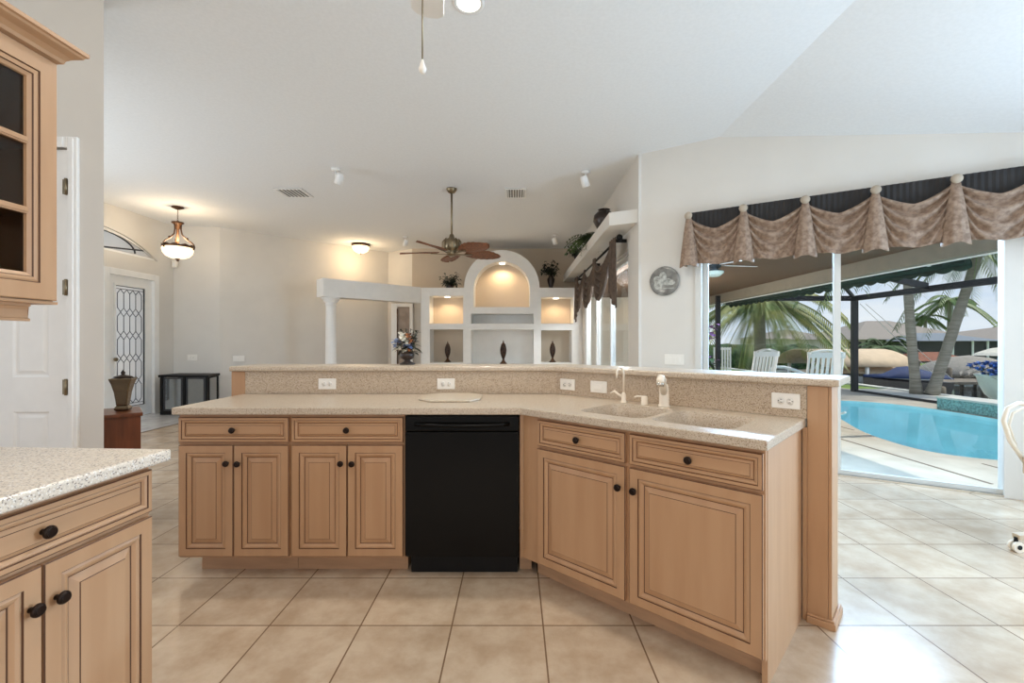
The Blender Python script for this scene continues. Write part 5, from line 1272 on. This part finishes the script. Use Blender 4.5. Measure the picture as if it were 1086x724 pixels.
# tiki hut
cT = at(1052, 400, 19.6); t = thing('tiki_hut', 'grey thatched tiki hut at far right over the dock', 'hut', (cT.x, cT.y, -.9))
zt0, zt1 = at(0, 396, 19.6).z, at(0, 376.5, 20.6).z
b = MB(); prof_ = [(2.0, zt0 - .12), (1.95, zt0 + .02), (1.4, zt0 + (zt1 - zt0) * .5), (.7, zt0 + (zt1 - zt0) * .85), (0, zt1)]; b.lathe(prof_, (cT.x, cT.y + 1.0, 0), 26)
for i in range(120):
    a = random.uniform(0, 6.283); r_ = random.uniform(.8, 2.0); z = zt0 + (zt1 - zt0) * (1 - r_ / 2.0); leaf(b, (cT.x + r_ * math.cos(a), cT.y + 1 + r_ * math.sin(a), z + .05), (math.cos(a), math.sin(a), -.2), .35, .06, .3, n=2)
b.build('thatch_roof', M_THATCH, t)
for dx, dy in ((-1.3, 0), (1.3, 0), (-1.3, 2), (1.3, 2)): b = MB(); b.tube([(cT.x + dx, cT.y + dy, -1.3), (cT.x + dx, cT.y + dy, zt0 + .1)], .07, 8); b.build('post', M_WOODP, t)
cU = at(1068, 377, 27); t = thing('patio_umbrella', 'cream patio umbrella behind the tiki hut', 'umbrella', (cU.x, cU.y, -.42))
b = MB(); b.lathe([(1.5, cU.z), (1.3, cU.z + .15), (.7, cU.z + .42), (0, cU.z + .55)], (cU.x, cU.y, 0), 8, flat=True); b.build('canopy', mat('cream_canvas', (226, 218, 200), .8), t); b = MB(); b.tube([(cU.x, cU.y, -.42), (cU.x, cU.y, cU.z + .5)], .03, 8); b.build('pole', M_WOODP, t)
# dock on the canal, pilings
t = thing('dock', 'low timber dock along the canal between palm trunk and urn', 'dock', tuple(at(1020, 410, 17.5)))
dA, dB = at(1003, 405, 17.5), at(1090, 405, 17.5); b = MB(); b.box(dA.x, dB.x, 17.5, 19.2, dA.z - .10, dA.z); b.build('deck_boards', M_WOODP, t)
for x in (dA.x + .2, dA.x + 1.6, dB.x - .3): b = MB(); b.tube([(x, 17.6, -1.3), (x, 17.6, dA.z - .101)], .1, 8); b.build('piling', M_WOODP, t)
for i, (px, Y, ztop) in enumerate(((1006.5, 19.4, 391), (998, 13.2, 411))):
    c_ = at(px, ztop, Y); b = MB(); b.lathe([(.10, -1.3), (.10, c_.z), (.06, c_.z + .06), (0, c_.z + .07)] if i == 0 else [(.10, -1.3), (.11, c_.z), (.07, c_.z + .04), (0, c_.z + .05)], (c_.x, Y, 0), 10)
    tag(b.build('mooring_post', M_WOODP), ('weathered mooring post standing by the tiki hut', 'short weathered mooring post behind the raised pool ledge')[i], 'post', 'mooring posts')
# urn with blue flowers on the ledge
cu = Vector((*at(1061, 427, 9.3).xy, DK)); cu = Vector((9.48, 9.48 / ((1061 - CX) / F), -.10)); sU = cu.y / F
zbase = DK
t = thing('urn_planter', 'pale celadon urn planter full of blue flowers beyond the pool', 'planter', tuple(cu))
hU = H - (397 - CY) * sU + .10
b = MB(); b.lathe([(.26, 0), (.26, .05), (.10, .14), (.09, .2), (.22, .32), (.30, .5), (.34, hU - .05), (.38, hU - .02), (.36, hU), (.0, hU - .03)], tuple(cu), 24); b.build('urn', M_CELADON, t)
b = MB(); g = MB()
for i in range(75):
    a = random.uniform(0, 6.283); r_ = random.uniform(0, .46); p = cu + Vector((r_ * math.cos(a), r_ * math.sin(a), hU + random.uniform(-.02, .24) * (1.3 - r_)))
    for k in range(5): leaf(b, p, rdir(.4, -.2), .085, .040, .2, n=2)
    b.ball(p, .035, n=8)
    leaf(g, p - Vector((0, 0, .06)), rdir(.2, -.3), .12, .03, .4, n=3)
b.build('blossoms', M_BLUEBL, t); g.build('foliage', M_GREEN, t)
# guy cables of the cage
for lab, a, c_ in (('upper pale brace cable crossing the far cage wall', at(918, 322, 12.2), at(1010, 402, 12.9)), ('lower pale brace cable crossing the far cage wall', at(912, 322, 12.2), at(998, 404, 12.9))):
    b = MB(); b.tube([a, c_], .008, 5); tag(b.build('brace_cable', M_WIRE), lab, 'cable', 'cage brace cables')
# white garden gate seen far left through the slider
t = thing('garden_gate', 'small white picket gate beyond the lanai end', 'gate', tuple(at(766, 385, 13.6)))
g0, g1 = at(757, 384, 13.6), at(774, 384, 13.6); z0, z1 = -.12, at(0, 368, 13.6).z
b = MB()
for z in (z0 + .2, z1 - .08): b.box(g0.x, g1.x, 13.58, 13.62, z, z + .06)
b.build('rails', W_TRIM, t); b = MB()
for i in range(7): x = g0.x + (g1.x - g0.x) * i / 6; b.box(x - .02, x + .02, 13.555, 13.579, z0, z1)
b.build('pickets', W_TRIM, t)
